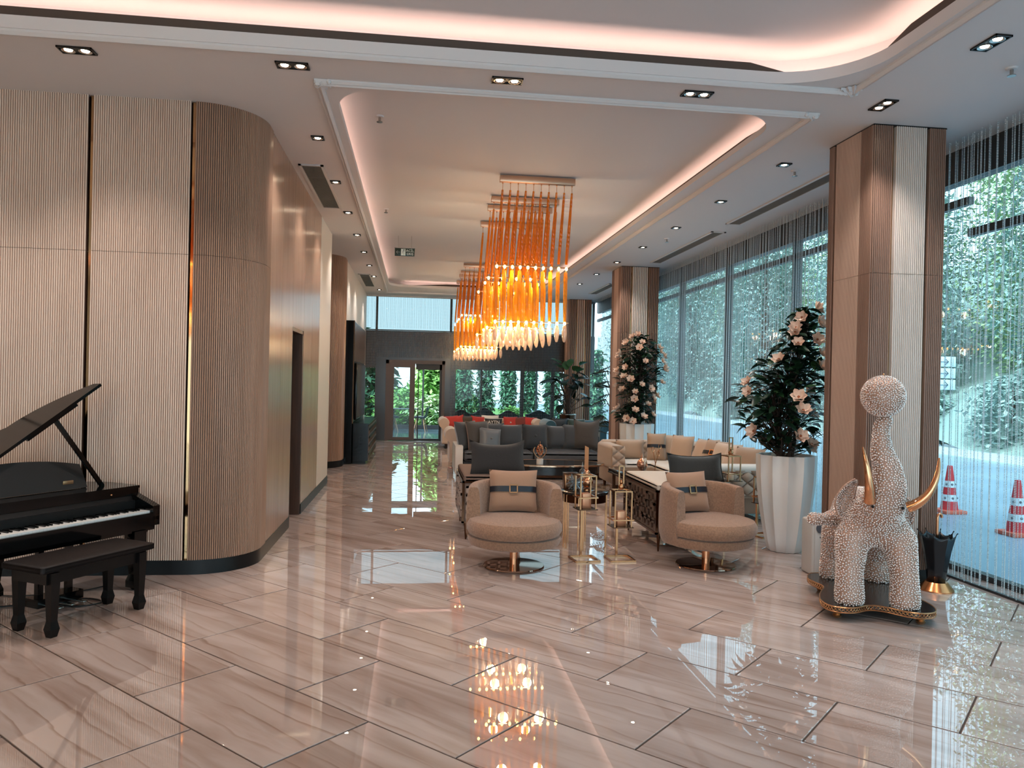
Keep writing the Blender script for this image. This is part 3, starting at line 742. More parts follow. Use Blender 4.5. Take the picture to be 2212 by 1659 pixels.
def belt_cushion(label, M, w=0.45, h=0.39, t=0.15, m=None, buckle=True, group=None, rotbelt=0.0, name='belted_cushion'):
    e = thing(name, label, 'cushion', group=group); e.matrix_world = M
    obj('cover', weld(pillow(w, h, t, 14, 0.06), 'cover'), m or CUSH_BR, e)
    k = MB(); bh = 0.026
    def fn(sg):
        def f(a, b):
            u = 2 * a - 1; v = (2 * b - 1) * bh; z = v * 1.0
            th = t / 2 * (max(0, 1 - u ** 4) ** 0.6) + 0.006
            return (u * (w / 2 * 0.955), sg * th, h / 2 + 0.01 + z)
        return f
    k.grid(fn(-1), 18, 2); k.grid(fn(1), 18, 2)
    obj('belt', weld(k, 'belt'), BELT, e)
    if buckle:
        b = MB(); y = -t / 2 - 0.012; z = h / 2 + 0.01; s = 0.034
        for p, q in (((-s, z - s), (s, z - s)), ((s, z - s), (s, z + s)), ((s, z + s), (-s, z + s)), ((-s, z + s), (-s, z - s))): b.bar((p[0], y, p[1]), (q[0], y, q[1]), 0.011)
        obj('buckle', b, BRASS, e, smooth=False)
    return e
def place(x, y, z, rz=0, rx=0, ry=0): return T(x, y, z, rz, rx, ry)
belt_cushion('brown cushion with navy belt and square brass buckle on the armchair before the round table', place(0.91, 7.03, 0.455, math.radians(-4), math.radians(-14)))
belt_cushion('brown cushion with navy belt and square brass buckle on the armchair beside the white planter', place(2.60, 7.02, 0.455, math.radians(16), math.radians(-16)))

# ---------------- digital grand piano. local: x along keys (bass to treble), y depth
ang = math.atan2(0.857, 0.515)
P0 = Vector((-1.965, 6.34)) - Vector((0.515, 0.857)) * 1.45
pia = thing('grand_piano', 'small black grand piano with raised lid before the reeded wall', 'piano', (P0.x, P0.y, 0), ang)
W_ = 1.45
rim = [(0, 0.30), (W_, 0.30), (W_, 0.42)] + [(W_ - 0.02 - 0.55 * (i / 10) ** 1.2, 0.42 + 0.22 * math.sin(PI / 2 * i / 10)) for i in range(1, 11)] + [(0.72, 0.78), (0.55, 0.88), (0.3, 0.92), (0.1, 0.88), (0, 0.78)]
obj('case', MB().prism(rim, 0.50, 0.745), PIANO, pia, smooth=False)
obj('key_bed', MB().box(0.0, W_, 0.0, 0.32, 0.475, 0.545).box(0.03, W_ - 0.03, 0.02, 0.3, 0.44, 0.48), PIANO, pia, smooth=False)
obj('key_slip', MB().box(0.06, W_ - 0.06, 0.0, 0.025, 0.545, 0.575), PIANO, pia, smooth=False)
for x in (0.0, W_ - 0.065):
    ch = [(0.0, 0.52), (0.0, 0.625), (0.03, 0.635), (0.22, 0.70), (0.32, 0.745), (0.32, 0.52)]
    mb = MB(); n = len(ch)
    mb.add([(x, a, b) for a, b in ch] + [(x + 0.065, a, b) for a, b in ch], [(i, (i + 1) % n, n + (i + 1) % n, n + i) for i in range(n)] + [tuple(range(n - 1, -1, -1)), tuple(range(n, 2 * n))])
    obj('cheek', mb, PIANO, pia, smooth=False)
fb = MB().box(0.065, W_ - 0.065, 0.195, 0.22, 0.56, 0.655); fb.grid(lambda a, b: (0.065 + (W_ - 0.13) * a, 0.22 + 0.02 * b, 0.655 + 0.035 * b), 1, 3)
obj('fallboard', fb, PIANO_S, pia)
obj('front_ledge', MB().box(0.0, W_, 0.235, 0.33, 0.69, 0.745).box(0.0, W_, 0.225, 0.72, 0.745, 0.765), PIANO, pia, smooth=False)
kw = (W_ - 0.13) / 52
kme = MB().box(-kw / 2 + 0.0006, kw / 2 - 0.0006, -0.145, 0, -0.02, 0).mesh('white_key', False); kme.materials.append(IVORY)
bme = MB().box(-0.0055, 0.0055, -0.09, 0, 0, 0.011).mesh('black_key', False); bme.materials.append(PIANO)
for i in range(52):
    o = obj('white_key', kme, None, pia); o.location = (0.065 + kw * (i + 0.5), 0.178, 0.588)
    if (i + 5) % 7 not in (2, 6):
        o = obj('black_key', bme, None, pia); o.location = (0.065 + kw * (i + 1), 0.178, 0.588)
def turned_leg(x, y, name='leg'):
    s = 0.05
    mb = MB().box(x - 0.055, x + 0.055, y - 0.055, y + 0.055, 0.33, 0.45)
    for z0, z1, a, b in ((0.12, 0.33, 0.03, 0.05), (0.07, 0.12, 0.045, 0.03), (0.02, 0.07, 0.045, 0.045)):
        v = [(x + sx * w, y + sy * w, z) for z, w in ((z0, a), (z1, b)) for sx, sy in ((-1, -1), (1, -1), (1, 1), (-1, 1))]
        mb.add(v, [(0, 3, 2, 1), (4, 5, 6, 7), (0, 1, 5, 4), (1, 2, 6, 5), (2, 3, 7, 6), (3, 0, 4, 7)])
    for sx in (-1, 1):
        mb.add([(x + sx * 0.055, y - 0.02, 0.45), (x + sx * 0.11, y - 0.02, 0.45), (x + sx * 0.055, y - 0.02, 0.39), (x + sx * 0.055, y + 0.02, 0.45), (x + sx * 0.11, y + 0.02, 0.45), (x + sx * 0.055, y + 0.02, 0.39)], [(0, 1, 2), (3, 5, 4), (0, 3, 4, 1), (1, 4, 5, 2), (2, 5, 3, 0)])
    mb.lathe([(0, 0), (0.022, 0.0), (0.03, 0.012), (0.022, 0.024), (0, 0.024)], 12, x, y)
    return mb
for x, y in ((0.16, 0.10), (W_ - 0.17, 0.06), (0.62, 0.70)):
    obj('leg', turned_leg(x, y), PIANO, pia, smooth=False)
ly = obj('pedal_lyre', MB().box(0.58, 0.62, 0.16, 0.20, 0.08, 0.45).box(0.80, 0.84, 0.16, 0.20, 0.08, 0.45).box(0.54, 0.88, 0.10, 0.24, 0.03, 0.09), PIANO, pia, smooth=False)
for x in (0.62, 0.71, 0.80):
    obj('pedal', rbox(x - 0.018, x + 0.018, -0.03, 0.11, 0.032, 0.042, 0.004, 2), mat('satin_nickel', (190, 188, 184), 0.25, 1.0), ly)
# music stand with an oval-topped board
def desk(a, b):
    u = 2 * a - 1; h = 0.17 + 0.055 * (1 - u * u)
    return (0.62 + u * 0.52, 0.42 + 0.09 * b, 0.77 + h * b)
mb = MB().grid(desk, 20, 4); mb.grid(lambda a, b: tuple(Vector(desk(a, b)) + Vector((0, 0.018, -0.004))), 20, 4)
ms = obj('music_stand', mb, mat('matt_black_board', (24, 24, 25), 0.45), pia)
obj('maker_plate', rbox(0.95, 1.035, 0.4345, 0.4395, 0.806, 0.834, 0.004, 2), mat('gold_plate', (196, 150, 112), 0.3, 0.8), ms)
for x in (0.22, 1.20): obj('knob', MB().ball((x, 0.232, 0.715), 0.009), BRASS, pia)
# lid hinged on the bass side, with prop
th = math.radians(33)
lid = [(0.02, 0.36), (W_ - 0.02, 0.36), (W_ - 0.03, 0.43)] + [(W_ - 0.03 - 0.6 * (i / 10) ** 1.1, 0.43 + 0.25 * math.sin(PI / 2 * i / 10)) for i in range(1, 11)] + [(0.68, 0.80), (0.5, 0.9), (0.25, 0.93), (0.06, 0.88), (0.02, 0.8)]
mb = MB().prism(lid, 0, 0.022); mb.xform(Matrix.Translation((0, 0, 0.77)) @ Matrix.Rotation(-th, 4, 'Y'))
obj('lid', mb, PIANO, pia, smooth=False)
mb = MB().box(0.75, 1.2, 0.385, 0.41, -0.03, 0.0); mb.xform(Matrix.Translation((0, 0, 0.77)) @ Matrix.Rotation(-th, 4, 'Y'))
obj('lid_rail', mb, PIANO, pia, smooth=False)
tp = Matrix.Translation((0, 0, 0.77)) @ Matrix.Rotation(-th, 4, 'Y') @ Vector((1.0, 0.40, -0.01))
obj('lid_prop', MB().bar((1.27, 0.42, 0.76), tp, 0.022, 0.03), PIANO, pia, smooth=False)
# cables of the piano
CAB = mat('black_cable', (18, 15, 14), 0.5)
def cable(name, pts, r, label, cat='cable'):
    P = [Vector(p) for p in pts]; out = []
    for i in range(len(P) - 1):
        p0, p1, p2, p3 = P[max(i - 1, 0)], P[i], P[i + 1], P[min(i + 2, len(P) - 1)]
        for k in range(6):
            t = k / 6; out.append(0.5 * ((2 * p1) + (-p0 + p2) * t + (2 * p0 - 5 * p1 + 4 * p2 - p3) * t * t + (-p0 + 3 * p1 - 3 * p2 + p3) * t ** 3))
    out.append(P[-1]); return tag(obj(name, MB().tube(out, r, 6), CAB), label, cat)
cable('power_cable', [(-3.3, 5.7, 0.007), (-2.9, 5.75, 0.007), (-2.6, 5.85, 0.007), (-2.35, 5.95, 0.007), (-2.2, 5.86, 0.007), (-2.3, 5.76, 0.007), (-2.48, 5.80, 0.007)], 0.006, 'black cable looping on the tiles behind the piano pedals')
cable('signal_cable', [(-3.2, 6.2, 0.005), (-2.9, 6.05, 0.005), (-2.5, 6.15, 0.005), (-2.35, 6.3, 0.005)], 0.004, 'thin black cable trailing along the skirting under the piano')

# piano bench
b0 = Vector((-2.345, 5.19)); bench = thing('piano_bench', 'black piano bench with dark padded top drawn up to the piano', 'bench', (b0.x, b0.y, 0), math.atan2(0.575, 0.322))
obj('seat_pad', rbox(-0.10, 0.76, -0.19, 0.19, 0.405, 0.455, 0.022, 3, 0.012), LEATHER, bench)
obj('apron', MB().box(-0.045, 0.71, -0.155, 0.155, 0.33, 0.408), BENCH_W, bench, smooth=False)
for x in (0.0, 0.66):
    for y in (-0.15, 0.15):
        mb = MB()
        for z0, z1, a, b in ((0.0, 0.05, 0.022, 0.032), (0.05, 0.10, 0.032, 0.022), (0.10, 0.33, 0.022, 0.03), (0.33, 0.40, 0.03, 0.03)):
            v = [(x + sx * w, y + sy * w, z) for z, w in ((z0, a), (z1, b)) for sx, sy in ((-1, -1), (1, -1), (1, 1), (-1, 1))]
            mb.add(v, [(0, 3, 2, 1), (4, 5, 6, 7), (0, 1, 5, 4), (1, 2, 6, 5), (2, 3, 7, 6), (3, 0, 4, 7)])
        obj('leg', mb, BENCH_W, bench, smooth=False)

# ---------------- lattice-sided benches
LAT = mat('dark_lattice_wood', (70, 52, 42), 0.35, var=(9, (92, 66, 50)))
LAT_BACK = mat('lattice_backing', (128, 104, 90), 0.5)
def lattice_bench(label, loc, L, Wd, seat_m, piece_m):
    t = thing('lattice_bench', label, 'bench', loc)
    z0, z1 = 0.19, 0.60
    obj('box', MB().box(0.012, Wd - 0.012, 0.012, L - 0.012, z0, z1), LAT_BACK, t, smooth=False)
    fr = MB()
    for x in (0, Wd - 0.025):
        for y in (0, L - 0.025): fr.box(x, x + 0.025, y, y + 0.025, z0 - 0.01, z1 + 0.01)
    for z in (z0 - 0.012, z1 - 0.008):
        fr.box(0, Wd, 0, 0.02, z, z + 0.02).box(0, Wd, L - 0.02, L, z, z + 0.02).box(0, 0.02, 0, L, z, z + 0.02).box(Wd - 0.02, Wd, 0, L, z, z + 0.02)
    obj('frame', fr, BRASS_DK, t, smooth=False)
    rr = random.Random(3); nx = 9
    # overlapping square brackets in relief on the long sides
    for side in (0, 1):
        for iy in range(nx):
            for iz in range(4):
                y = 0.03 + (L - 0.06) * (iy + 0.5) / nx; z = z0 + 0.03 + (z1 - z0 - 0.06) * (iz + 0.5) / 4
                h = (L - 0.06) / nx / 2 * 0.86; k = (z1 - z0 - 0.06) / 8 * 0.86; d = 0.006 + 0.010 * rr.random()
                x0, x1 = (-d, 0.012) if side == 0 else (Wd - 0.012, Wd + d)
                mb = MB(); ty = rr.randrange(4)
                mb.box(x0, x1, y - h, y + h, z + k * 0.45, z + k) if ty in (0, 1) else mb.box(x0, x1, y - h, y + h, z - k, z - k * 0.45)
                mb.box(x0, x1, y - h, y - h * 0.4, z - k, z + k) if ty in (0, 2) else mb.box(x0, x1, y + h * 0.4, y + h, z - k, z + k)
                obj('lattice_piece', mb, piece_m, t, smooth=False)
    mb = MB()
    for side_y in (0,):
        for ix in range(5):
            for iz in range(4):
                x = 0.03 + (Wd - 0.06) * (ix + 0.5) / 5; z = z0 + 0.03 + (z1 - z0 - 0.06) * (iz + 0.5) / 4; h = (Wd - 0.06) / 10 * 0.8; k = 0.035
                mb.box(x - h, x + h, -0.008, 0.012, z + k * 0.4, z + k).box(x - h, x - h * 0.4, -0.008, 0.012, z - k, z + k)
    stuff(obj('lattice_end', mb, piece_m, t, smooth=False))
    obj('seat_cushion', rbox(0.015, Wd - 0.015, 0.015, L - 0.015, z1, z1 + 0.07, 0.025, 3, 0.015), seat_m, t)
    for x in (0.05, Wd - 0.05):
        for y in (0.06, L - 0.06): obj('leg', MB().lathe([(0.006, 0), (0.009, 0.01), (0.022, 0.18), (0.022, 0.20)], 10, x, y), BRASS_DK, t)
    return t
TAUPE = mat('taupe_seat_fabric', (120, 96, 84), 0.8, bump=(150, 0.2))
CREAM = mat('cream_seat_fabric', (214, 203, 190), 0.8, bump=(150, 0.2))
PIECE_L = mat('pale_lattice_piece', (172, 148, 134), 0.35)
lattice_bench('low bench with pale lattice sides and taupe seat behind the armchair before the round table', (0.50, 7.98, 0), 1.15, 0.62, TAUPE, PIECE_L)
lattice_bench('low bench with dark lattice sides and cream seat behind the armchair by the planter', (2.37, 7.36, 0), 1.2, 0.66, CREAM, LAT)
DARKV = mat('dark_brown_velvet', (38, 32, 30), 0.8, bump=(30, 0.2), sheen=0.4)
DARKG = mat('dark_green_black_velvet', (27, 29, 28), 0.75, bump=(30, 0.2), sheen=0.4)
def cushion(name, label, M, w, h, t, m, group=None, pinch=0.07, piping=None, button=None, ears=0.0):
    e = obj(name, weld(pillow(w, h, t, 12, pinch, ears), name), m); e.matrix_world = M; tag(e, label, 'cushion', group)
    if piping:
        pts = []
        for s in range(4):
            for k in range(8):
                q = 2 * k / 8 - 1; u, v = ((q, -1), (1, q), (-q, 1), (-1, -q))[s]
                pts.append((u * w / 2 * (1 - pinch * (1 - v * v)), 0, v * h / 2 * (1 - pinch * (1 - u * u)) + h / 2 + ears * abs(u) ** 3 * (0.5 + 0.5 * v)))
        obj('piping', MB().tube(pts, 0.008, 5, True), piping, e)
    if button: obj('button', MB().ball((0, -t / 2 - 0.002, h / 2), 0.02, 10, 7), button, e)
    return e
cushion('dark_cushion', 'dark brown velvet cushion leaning behind the armchair before the round table', place(0.885, 8.12, 0.665, math.radians(4), math.radians(-16)), 0.60, 0.33, 0.14, DARKV, ears=0.05)
cushion('dark_cushion', 'black-green piped cushion behind the armchair by the planter', place(2.88, 7.62, 0.665, math.radians(4), math.radians(-16)), 0.60, 0.27, 0.14, DARKG, piping=mat('black_piping', (22, 22, 22), 0.5), ears=0.03)

# ---------------- small round table and what stands on it
SMOKE = mat('smoked_glass_top', (34, 30, 29), 0.04, spec=0.8)
rt = thing('round_side_table', 'round side table with smoked top and flat brass legs between the armchairs', 'table', (1.72, 7.68, 0))
obj('tabletop', MB().lathe([(0, 0.535), (0.23, 0.535), (0.24, 0.54), (0.24, 0.562), (0.235, 0.566), (0, 0.566)], 40), SMOKE, rt)
obj('apron', MB().lathe([(0.215, 0.46), (0.225, 0.46), (0.225, 0.535), (0.215, 0.535)], 40), BRASS_DK, rt)
obj('lower_glass', MB().lathe([(0, 0.462), (0.214, 0.462), (0.214, 0.472), (0, 0.472)], 40), SMOKE, rt)
for a in (200, 250, 340, 80, 130):
    x, y = 0.222 * math.cos(math.radians(a)), 0.222 * math.sin(math.radians(a)); tx, ty = -math.sin(math.radians(a)), math.cos(math.radians(a))
    obj('leg', MB().bar((x - tx * 0.025, y - ty * 0.025, 0), (x - tx * 0.025, y - ty * 0.025, 0.535), 0.012).bar((x + tx * 0.025, y + ty * 0.025, 0), (x + tx * 0.025, y + ty * 0.025, 0.535), 0.012), BRASS, rt, smooth=False)
TZ = 0.566
cb = thing('bronze_box', 'square bronze box behind the glass starburst on the round table', 'box', (1.60, 7.80, TZ))
obj('body', rbox(-0.075, 0.075, -0.06, 0.06, 0, 0.155, 0.006, 2), mat('streaked_bronze', (150, 100, 66), 0.2, 0.8, var=(14, (70, 42, 30)), stretch=(4, 4, 0.3)), cb)
obj('lid', rbox(-0.077, 0.077, -0.062, 0.062, 0.156, 0.166, 0.004, 2), BRASS_DK, cb)
CRYS = glass_mat('cut_crystal', (0.9, 0.97, 1.0), 4.0, 0.03)
sb = thing('crystal_starburst', 'clear crystal starburst ornament on the left of the round table', 'ornament', (1.60, 7.60, TZ + 0.09))
obj('core', MB().ball((0, 0, 0), 0.018), CHROME_BR, sb)
spk = []
gold = PI * (3 - 5 ** 0.5)
sp_me = MB().lathe([(0.004, 0.01), (0.010, 0.02), (0.009, 0.085), (0.0, 0.095)], 5).mesh('spike', False)
sp_me.materials.append(CRYS)
for i in range(30):
    z = 1 - 2 * (i + 0.5) / 30; r_ = math.sqrt(1 - z * z); d = Vector((r_ * math.cos(gold * i), r_ * math.sin(gold * i), z))
    o = obj('spike', sp_me, None, sb); o.rotation_mode = 'QUATERNION'; o.rotation_quaternion = Vector((0, 0, 1)).rotation_difference(d)
gs = thing('sphere_sculpture', 'brass sculpture of stacked spheres and a tall blade on the round table', 'sculpture', (1.745, 7.70, TZ))
obj('foot', MB().lathe([(0, 0), (0.045, 0), (0.045, 0.012), (0.02, 0.02), (0, 0.02)], 20), BRASS, gs)
obj('sphere', MB().ball((0.005, 0, 0.085), 0.062, 22, 14), COPPER, gs)
obj('sphere', MB().ball((0.0, 0, 0.172), 0.036, 20, 12), COPPER, gs)
obj('blade', MB().add([(-0.02, 0.02, 0.18), (0.02, 0.02, 0.18), (0.02, 0.02, 0.43), (-0.02, 0.02, 0.45), (-0.02, 0.03, 0.18), (0.02, 0.03, 0.18), (0.02, 0.03, 0.43), (-0.02, 0.03, 0.45)], [(0, 1, 2, 3), (7, 6, 5, 4), (0, 4, 5, 1), (1, 5, 6, 2), (2, 6, 7, 3), (3, 7, 4, 0)]), mat('bronze_blade', (160, 100, 66), 0.22, 1.0), gs, smooth=False)
gb = thing('crystal_bottle', 'little crystal bottle with pointed stopper left of the brass spheres', 'bottle', (1.69, 7.66, TZ))
obj('flask', MB().lathe([(0, 0), (0.018, 0), (0.022, 0.07), (0.032, 0.15), (0.034, 0.18), (0.026, 0.21), (0.010, 0.222), (0.010, 0.235), (0, 0.235)], 12), CRYS, gb)
obj('stopper', MB().lathe([(0.010, 0.235), (0.012, 0.245), (0.004, 0.27), (0.0, 0.30)], 10), CRYS, gb)

# ---------------- brass candle stands
CANDLE = mat('ivory_candle', (226, 196, 168), 0.5)
COPPER_BOX = mat('copper_candle_cup', (196, 138, 104), 0.3, 0.7)
JAR = glass_mat('candle_jar_glass', (0.97, 0.93, 0.9), 1.0)
def candle_stand(label, loc, z0, cage_h, w, mid, rz=0.0, top=None, box=True):
    t = thing('candle_stand', label, 'candle stand', loc, rz, 'brass candle stands')
    b = 0.115; k = 0.013
    mb = MB()
    for p, q in (((-b, -b), (b, -b)), ((b, -b), (b, b)), ((b, b), (-b, b)), ((-b, b), (-b, -b))): mb.bar((p[0], p[1], 0.008), (q[0], q[1], 0.008), 0.016)
    obj('base_frame', mb, BRASS, t, smooth=False)
    obj('pole', MB().box(-0.010, 0.010, b - 0.02, b, 0.008, z0).box(-0.010, 0.010, 0.0, b, z0 - 0.012, z0), BRASS, t, smooth=False)
    obj('tray', MB().box(-w * 0.62, w * 0.62, -w * 0.62, w * 0.62, z0, z0 + 0.008), BRASS_DK, t, smooth=False)
    h = w / 2
    for x in (-h, h):
        for y in (-h, h): obj('post', MB().box(x - 0.006, x + 0.006, y - 0.006, y + 0.006, z0 + 0.008, z0 + cage_h), BRASS, t, smooth=False)
    for z, g, nm in ((z0 + cage_h - 0.006, h, 'top_frame'), (z0 + mid, w * 0.6, 'middle_frame')):
        mb = MB()
        for p, q in (((-g, -g), (g, -g)), ((g, -g), (g, g)), ((g, g), (-g, g)), ((-g, g), (-g, -g))): mb.bar((p[0], p[1], z), (q[0], q[1], z), 0.012)
        obj(nm, mb, BRASS, t, smooth=False)
    if box: obj('candle_cup', rbox(-0.042, 0.042, -0.042, 0.042, z0 + 0.008, z0 + 0.15, 0.004, 2), COPPER_BOX, t)
    else:
        j = obj('candle_jar', MB().lathe([(0, z0 + 0.01), (0.048, z0 + 0.01), (0.052, z0 + 0.02), (0.052, z0 + 0.15)], 20), JAR, t)
        obj('candle', MB().lathe([(0, z0 + 0.012), (0.04, z0 + 0.012), (0.04, z0 + 0.085), (0.036, z0 + 0.09), (0, z0 + 0.088)], 16), CANDLE, j)
    if top:
        zt = z0 + cage_h
        mb = MB().ball((0, 0, zt + 0.03), 0.03).ball((0, 0, zt + 0.075), 0.018)
        obj('finial', mb, BRASS, t)
        if top > 0.1:
            mb = MB().box(-0.028, -0.016, -0.006, 0.006, zt, zt + top).box(0.016, 0.028, -0.006, 0.006, zt + 0.06, zt + top).box(-0.028, 0.028, -0.006, 0.006, zt + top - 0.012, zt + top)
            obj('loop', mb, BRASS, t, smooth=False)
    return t
candle_stand('brass candle stand with high cage standing before the round table', (1.60, 7.09, 0), 0.475, 0.32, 0.15, 0.115, 0.12)
candle_stand('brass candle stand with low cage and ball finial beside the dark lattice bench', (1.94, 7.09, 0), 0.31, 0.345, 0.16, 0.075, 0.05, 0.23)
candle_stand('tall brass candle stand with glass jar behind the tall white planter', (3.66, 8.62, 0), 0.55, 0.30, 0.16, 0.09, 0.2, 0.21, False)
candle_stand('shorter brass candle stand half hidden by the tall white planter', (3.86, 8.16, 0), 0.36, 0.30, 0.15, 0.075, 0.3, 0.08, True)

# ---------------- oval coffee table with flower sculpture
ct = thing('coffee_table', 'oval smoked-glass coffee table with brass rim before the dark sofa', 'table', (2.06, 11.45, 0))
def oval(a, b, z0, z1, n=48):
    return [(a * math.cos(2 * PI * i / n), b * math.sin(2 * PI * i / n)) for i in range(n)]
obj('glass_top', MB().prism(oval(0.78, 0.44, 0, 0), 0.425, 0.45), SMOKE, ct, angle=0.5)
obj('rim', MB().tube([(0.785 * math.cos(2 * PI * i / 60), 0.445 * math.sin(2 * PI * i / 60), 0.437) for i in range(60)], 0.016, 6, True), mat('bright_brass', (226, 190, 160), 0.12, 1.0), ct)
obj('drum', MB().prism(oval(0.70, 0.38, 0, 0), 0.30, 0.425), mat('dark_drum', (28, 26, 27), 0.2), ct, angle=0.5)
for sx in (-1, 1):
    for sy in (-1, 1): obj('leg', MB().bar((sx * 0.42, sy * 0.2, 0.30), (sx * 0.5, sy * 0.24, 0.0), 0.05, 0.05), BRASS_DK, ct, smooth=False)
fs = thing('flower_sculpture', 'brass bead-flower sculpture on a white block on the coffee table', 'sculpture', (1.84, 11.25, 0.45))
obj('block', MB().lathe([(0, 0), (0.05, 0), (0.05, 0.075), (0, 0.075)], 24), mat('white_marble_block', (222, 216, 210), 0.3), fs)
mb = MB()
for s in (-1, 1): mb.tube([(s * (0.01 + 0.085 * math.sin(PI * k / 12 * 0.72)), 0, 0.075 + 0.17 * k / 12) for k in range(13)], 0.007, 6)
obj('ring', mb, BRASS, fs)
mb = MB().tube([(0, 0, 0.075), (0, 0, 0.33)], 0.006, 6)
for k in range(7):
    zz = 0.14 + 0.022 * k
    for a in range(5): mb.ball((0.045 * math.sin(0.5 + k * 0.36) * math.cos(a * 1.256 + k), 0.045 * math.sin(0.5 + k * 0.36) * math.sin(a * 1.256 + k), zz), 0.014, 7, 5)
obj('beads', mb, COPPER, fs)

# ---------------- low dark console between bench and corner sofa, with two ornaments
ctb = thing('low_table', 'low dark slab table between the dark lattice bench and the corner sofa', 'table', (2.92, 9.75, 0))
obj('tabletop', rbox(-0.30, 0.30, -0.5, 0.5, 0.46, 0.52, 0.006, 2), SMOKE, ctb)
obj('edge_band', MB().box(-0.305, 0.305, -0.505, 0.505, 0.455, 0.465), BRASS_DK, ctb, smooth=False)
for x in (-0.24, 0.24):
    for y in (-0.42, 0.42): obj('leg', MB().box(x - 0.018, x + 0.018, y - 0.018, y + 0.018, 0, 0.46), BRASS_DK, ctb, smooth=False)
ROSE = mat('rose_gold_glass', (214, 160, 132), 0.1, 0.7)
jv = thing('lidded_jar', 'rose-gold lidded jar with pointed finial on the low dark table', 'jar', (2.85, 9.45, 0.52))
obj('bowl', MB().lathe([(0, 0), (0.025, 0), (0.012, 0.02), (0.03, 0.05), (0.062, 0.10), (0.068, 0.13), (0.06, 0.155)], 24), ROSE, jv)
obj('lid', MB().lathe([(0.062, 0.155), (0.055, 0.175), (0.03, 0.19), (0.018, 0.21), (0.020, 0.225), (0.008, 0.245), (0.0, 0.275)], 24), ROSE, jv)
tw_ = thing('twig_ornament', 'slim brass twig ornament with leaf loops right of the lidded jar', 'ornament', (3.10, 9.70, 0.52))
obj('foot', MB().lathe([(0, 0), (0.03, 0), (0.03, 0.012), (0, 0.014)], 16), BRASS, tw_)
obj('stem', MB().tube([(0, 0, 0.01), (0.0, 0, 0.12), (-0.02, 0, 0.22), (-0.03, 0, 0.26)], 0.005, 6).tube([(0, 0, 0.10), (0.03, 0, 0.2), (0.05, 0, 0.30)], 0.005, 6), BRASS, tw_)
mb = MB()
for cx, cz in ((-0.035, 0.29), (0.055, 0.33), (0.035, 0.235)): mb.tube([(cx + 0.018 * math.cos(q), 0, cz + 0.035 * math.sin(q)) for q in [2 * PI * i / 12 for i in range(12)]], 0.004, 5, True)
obj('leaf_loops', mb, BRASS, tw_)
# ================================================================== SOFAS AND THEIR CUSHIONS
def tufted(fn, nu, nv, du, dv, depth):
    """fn(u,v)->(point, normal); deep-buttoned surface with nu x nv diamonds"""
    def g(a, b):
        p, nrm = fn(a, b); U, V = a * nu, b * nv
        h = abs(math.sin(PI * (U + V) / 1.0)) * abs(math.sin(PI * (U - V) / 1.0))
        return tuple(Vector(p) + Vector(nrm) * (depth * (h ** 0.36)))
    return MB().grid(g, du, dv)
SOFA_DK = mat('charcoal_sofa_fabric', (46, 48, 53), 0.8, bump=(60, 0.2), sheen=0.3)
SEQUIN = mat('charcoal_sequin_fabric', (44, 45, 49), 0.35, bump=(180, 0.9), var=(150, (104, 104, 108)), metal=0.3)
CHAR_V = mat('charcoal_velvet', (52, 54, 59), 0.75, bump=(14, 0.25), sheen=0.5)
TAUPE_V = mat('taupe_velvet', (64, 56, 52), 0.75, bump=(14, 0.25), sheen=0.5)
SILVER_V = mat('silver_satin_velvet', (92, 93, 97), 0.38, bump=(10, 0.4), sheen=0.4)
WHITE_LAC = mat('white_lacquer_panel', (206, 196, 188), 0.3)
ds = thing('charcoal_sofa', 'long charcoal sofa with white side panels behind the oval coffee table', 'sofa', (0.68, 12.9, 0))
LS = 2.65
obj('plinth', MB().box(0.15, LS - 0.15, 0.06, 1.0, 0.03, 0.12), BRASS_DK, ds, smooth=False)
obj('base', rbox(0.14, LS - 0.14, 0.03, 1.0, 0.12, 0.30, 0.02, 2), SOFA_DK, ds)
for a, b in ((0.145, LS / 2), (LS / 2, LS - 0.145)): obj('seat_cushion', rbox(a, b - 0.004, -0.02, 0.85, 0.30, 0.47, 0.05, 4, 0.02), SEQUIN, ds)
obj('backrest', rbox(0.14, LS - 0.14, 0.80, 1.02, 0.30, 0.78, 0.05, 3), SOFA_DK, ds)
for x in (0.0, LS - 0.13):
    obj('side_panel', rbox(x, x + 0.13, 0.0, 1.0, 0.10, 0.56, 0.008, 2), WHITE_LAC, ds)
    obj('foot', MB().box(x + 0.02, x + 0.11, 0.05, 0.95, 0.0, 0.10), BRASS, ds, smooth=False)
G = 'cushions on the charcoal sofa'
SY = 13.50
cushion('sofa_cushion', 'big charcoal cushion wedged into the left corner of the charcoal sofa', place(0.96, 13.35, 0.47, math.radians(50), math.radians(-16)), 0.62, 0.50, 0.2, CHAR_V, G)
cushion('sofa_cushion', 'taupe piped cushion second from the left arm of the charcoal sofa', place(1.12, 13.22, 0.47, math.radians(32), math.radians(-14)), 0.48, 0.50, 0.18, TAUPE_V, G, piping=TAUPE)
cushion('sofa_cushion', 'small silver satin cushion with buttoned middle on the charcoal sofa', place(1.27, 13.08, 0.47, math.radians(14), math.radians(-18), math.radians(7)), 0.40, 0.40, 0.15, SILVER_V, G, button=SILVER_V)
cushion('sofa_cushion', 'charcoal cushion half hidden behind the small silver satin one', place(1.36, SY, 0.47, 0, math.radians(-14)), 0.42, 0.46, 0.2, CHAR_V, G)
cushion('sofa_cushion', 'plain charcoal back cushion right of the silver satin one', place(1.68, SY - 0.02, 0.47, 0, math.radians(-14)), 0.46, 0.44, 0.22, CHAR_V, G)
cushion('sofa_cushion', 'charcoal cushion with creased buttoned middle at the centre of the charcoal sofa', place(2.11, SY - 0.06, 0.47, 0, math.radians(-14)), 0.46, 0.45, 0.2, SOFA_DK, G, button=SOFA_DK)
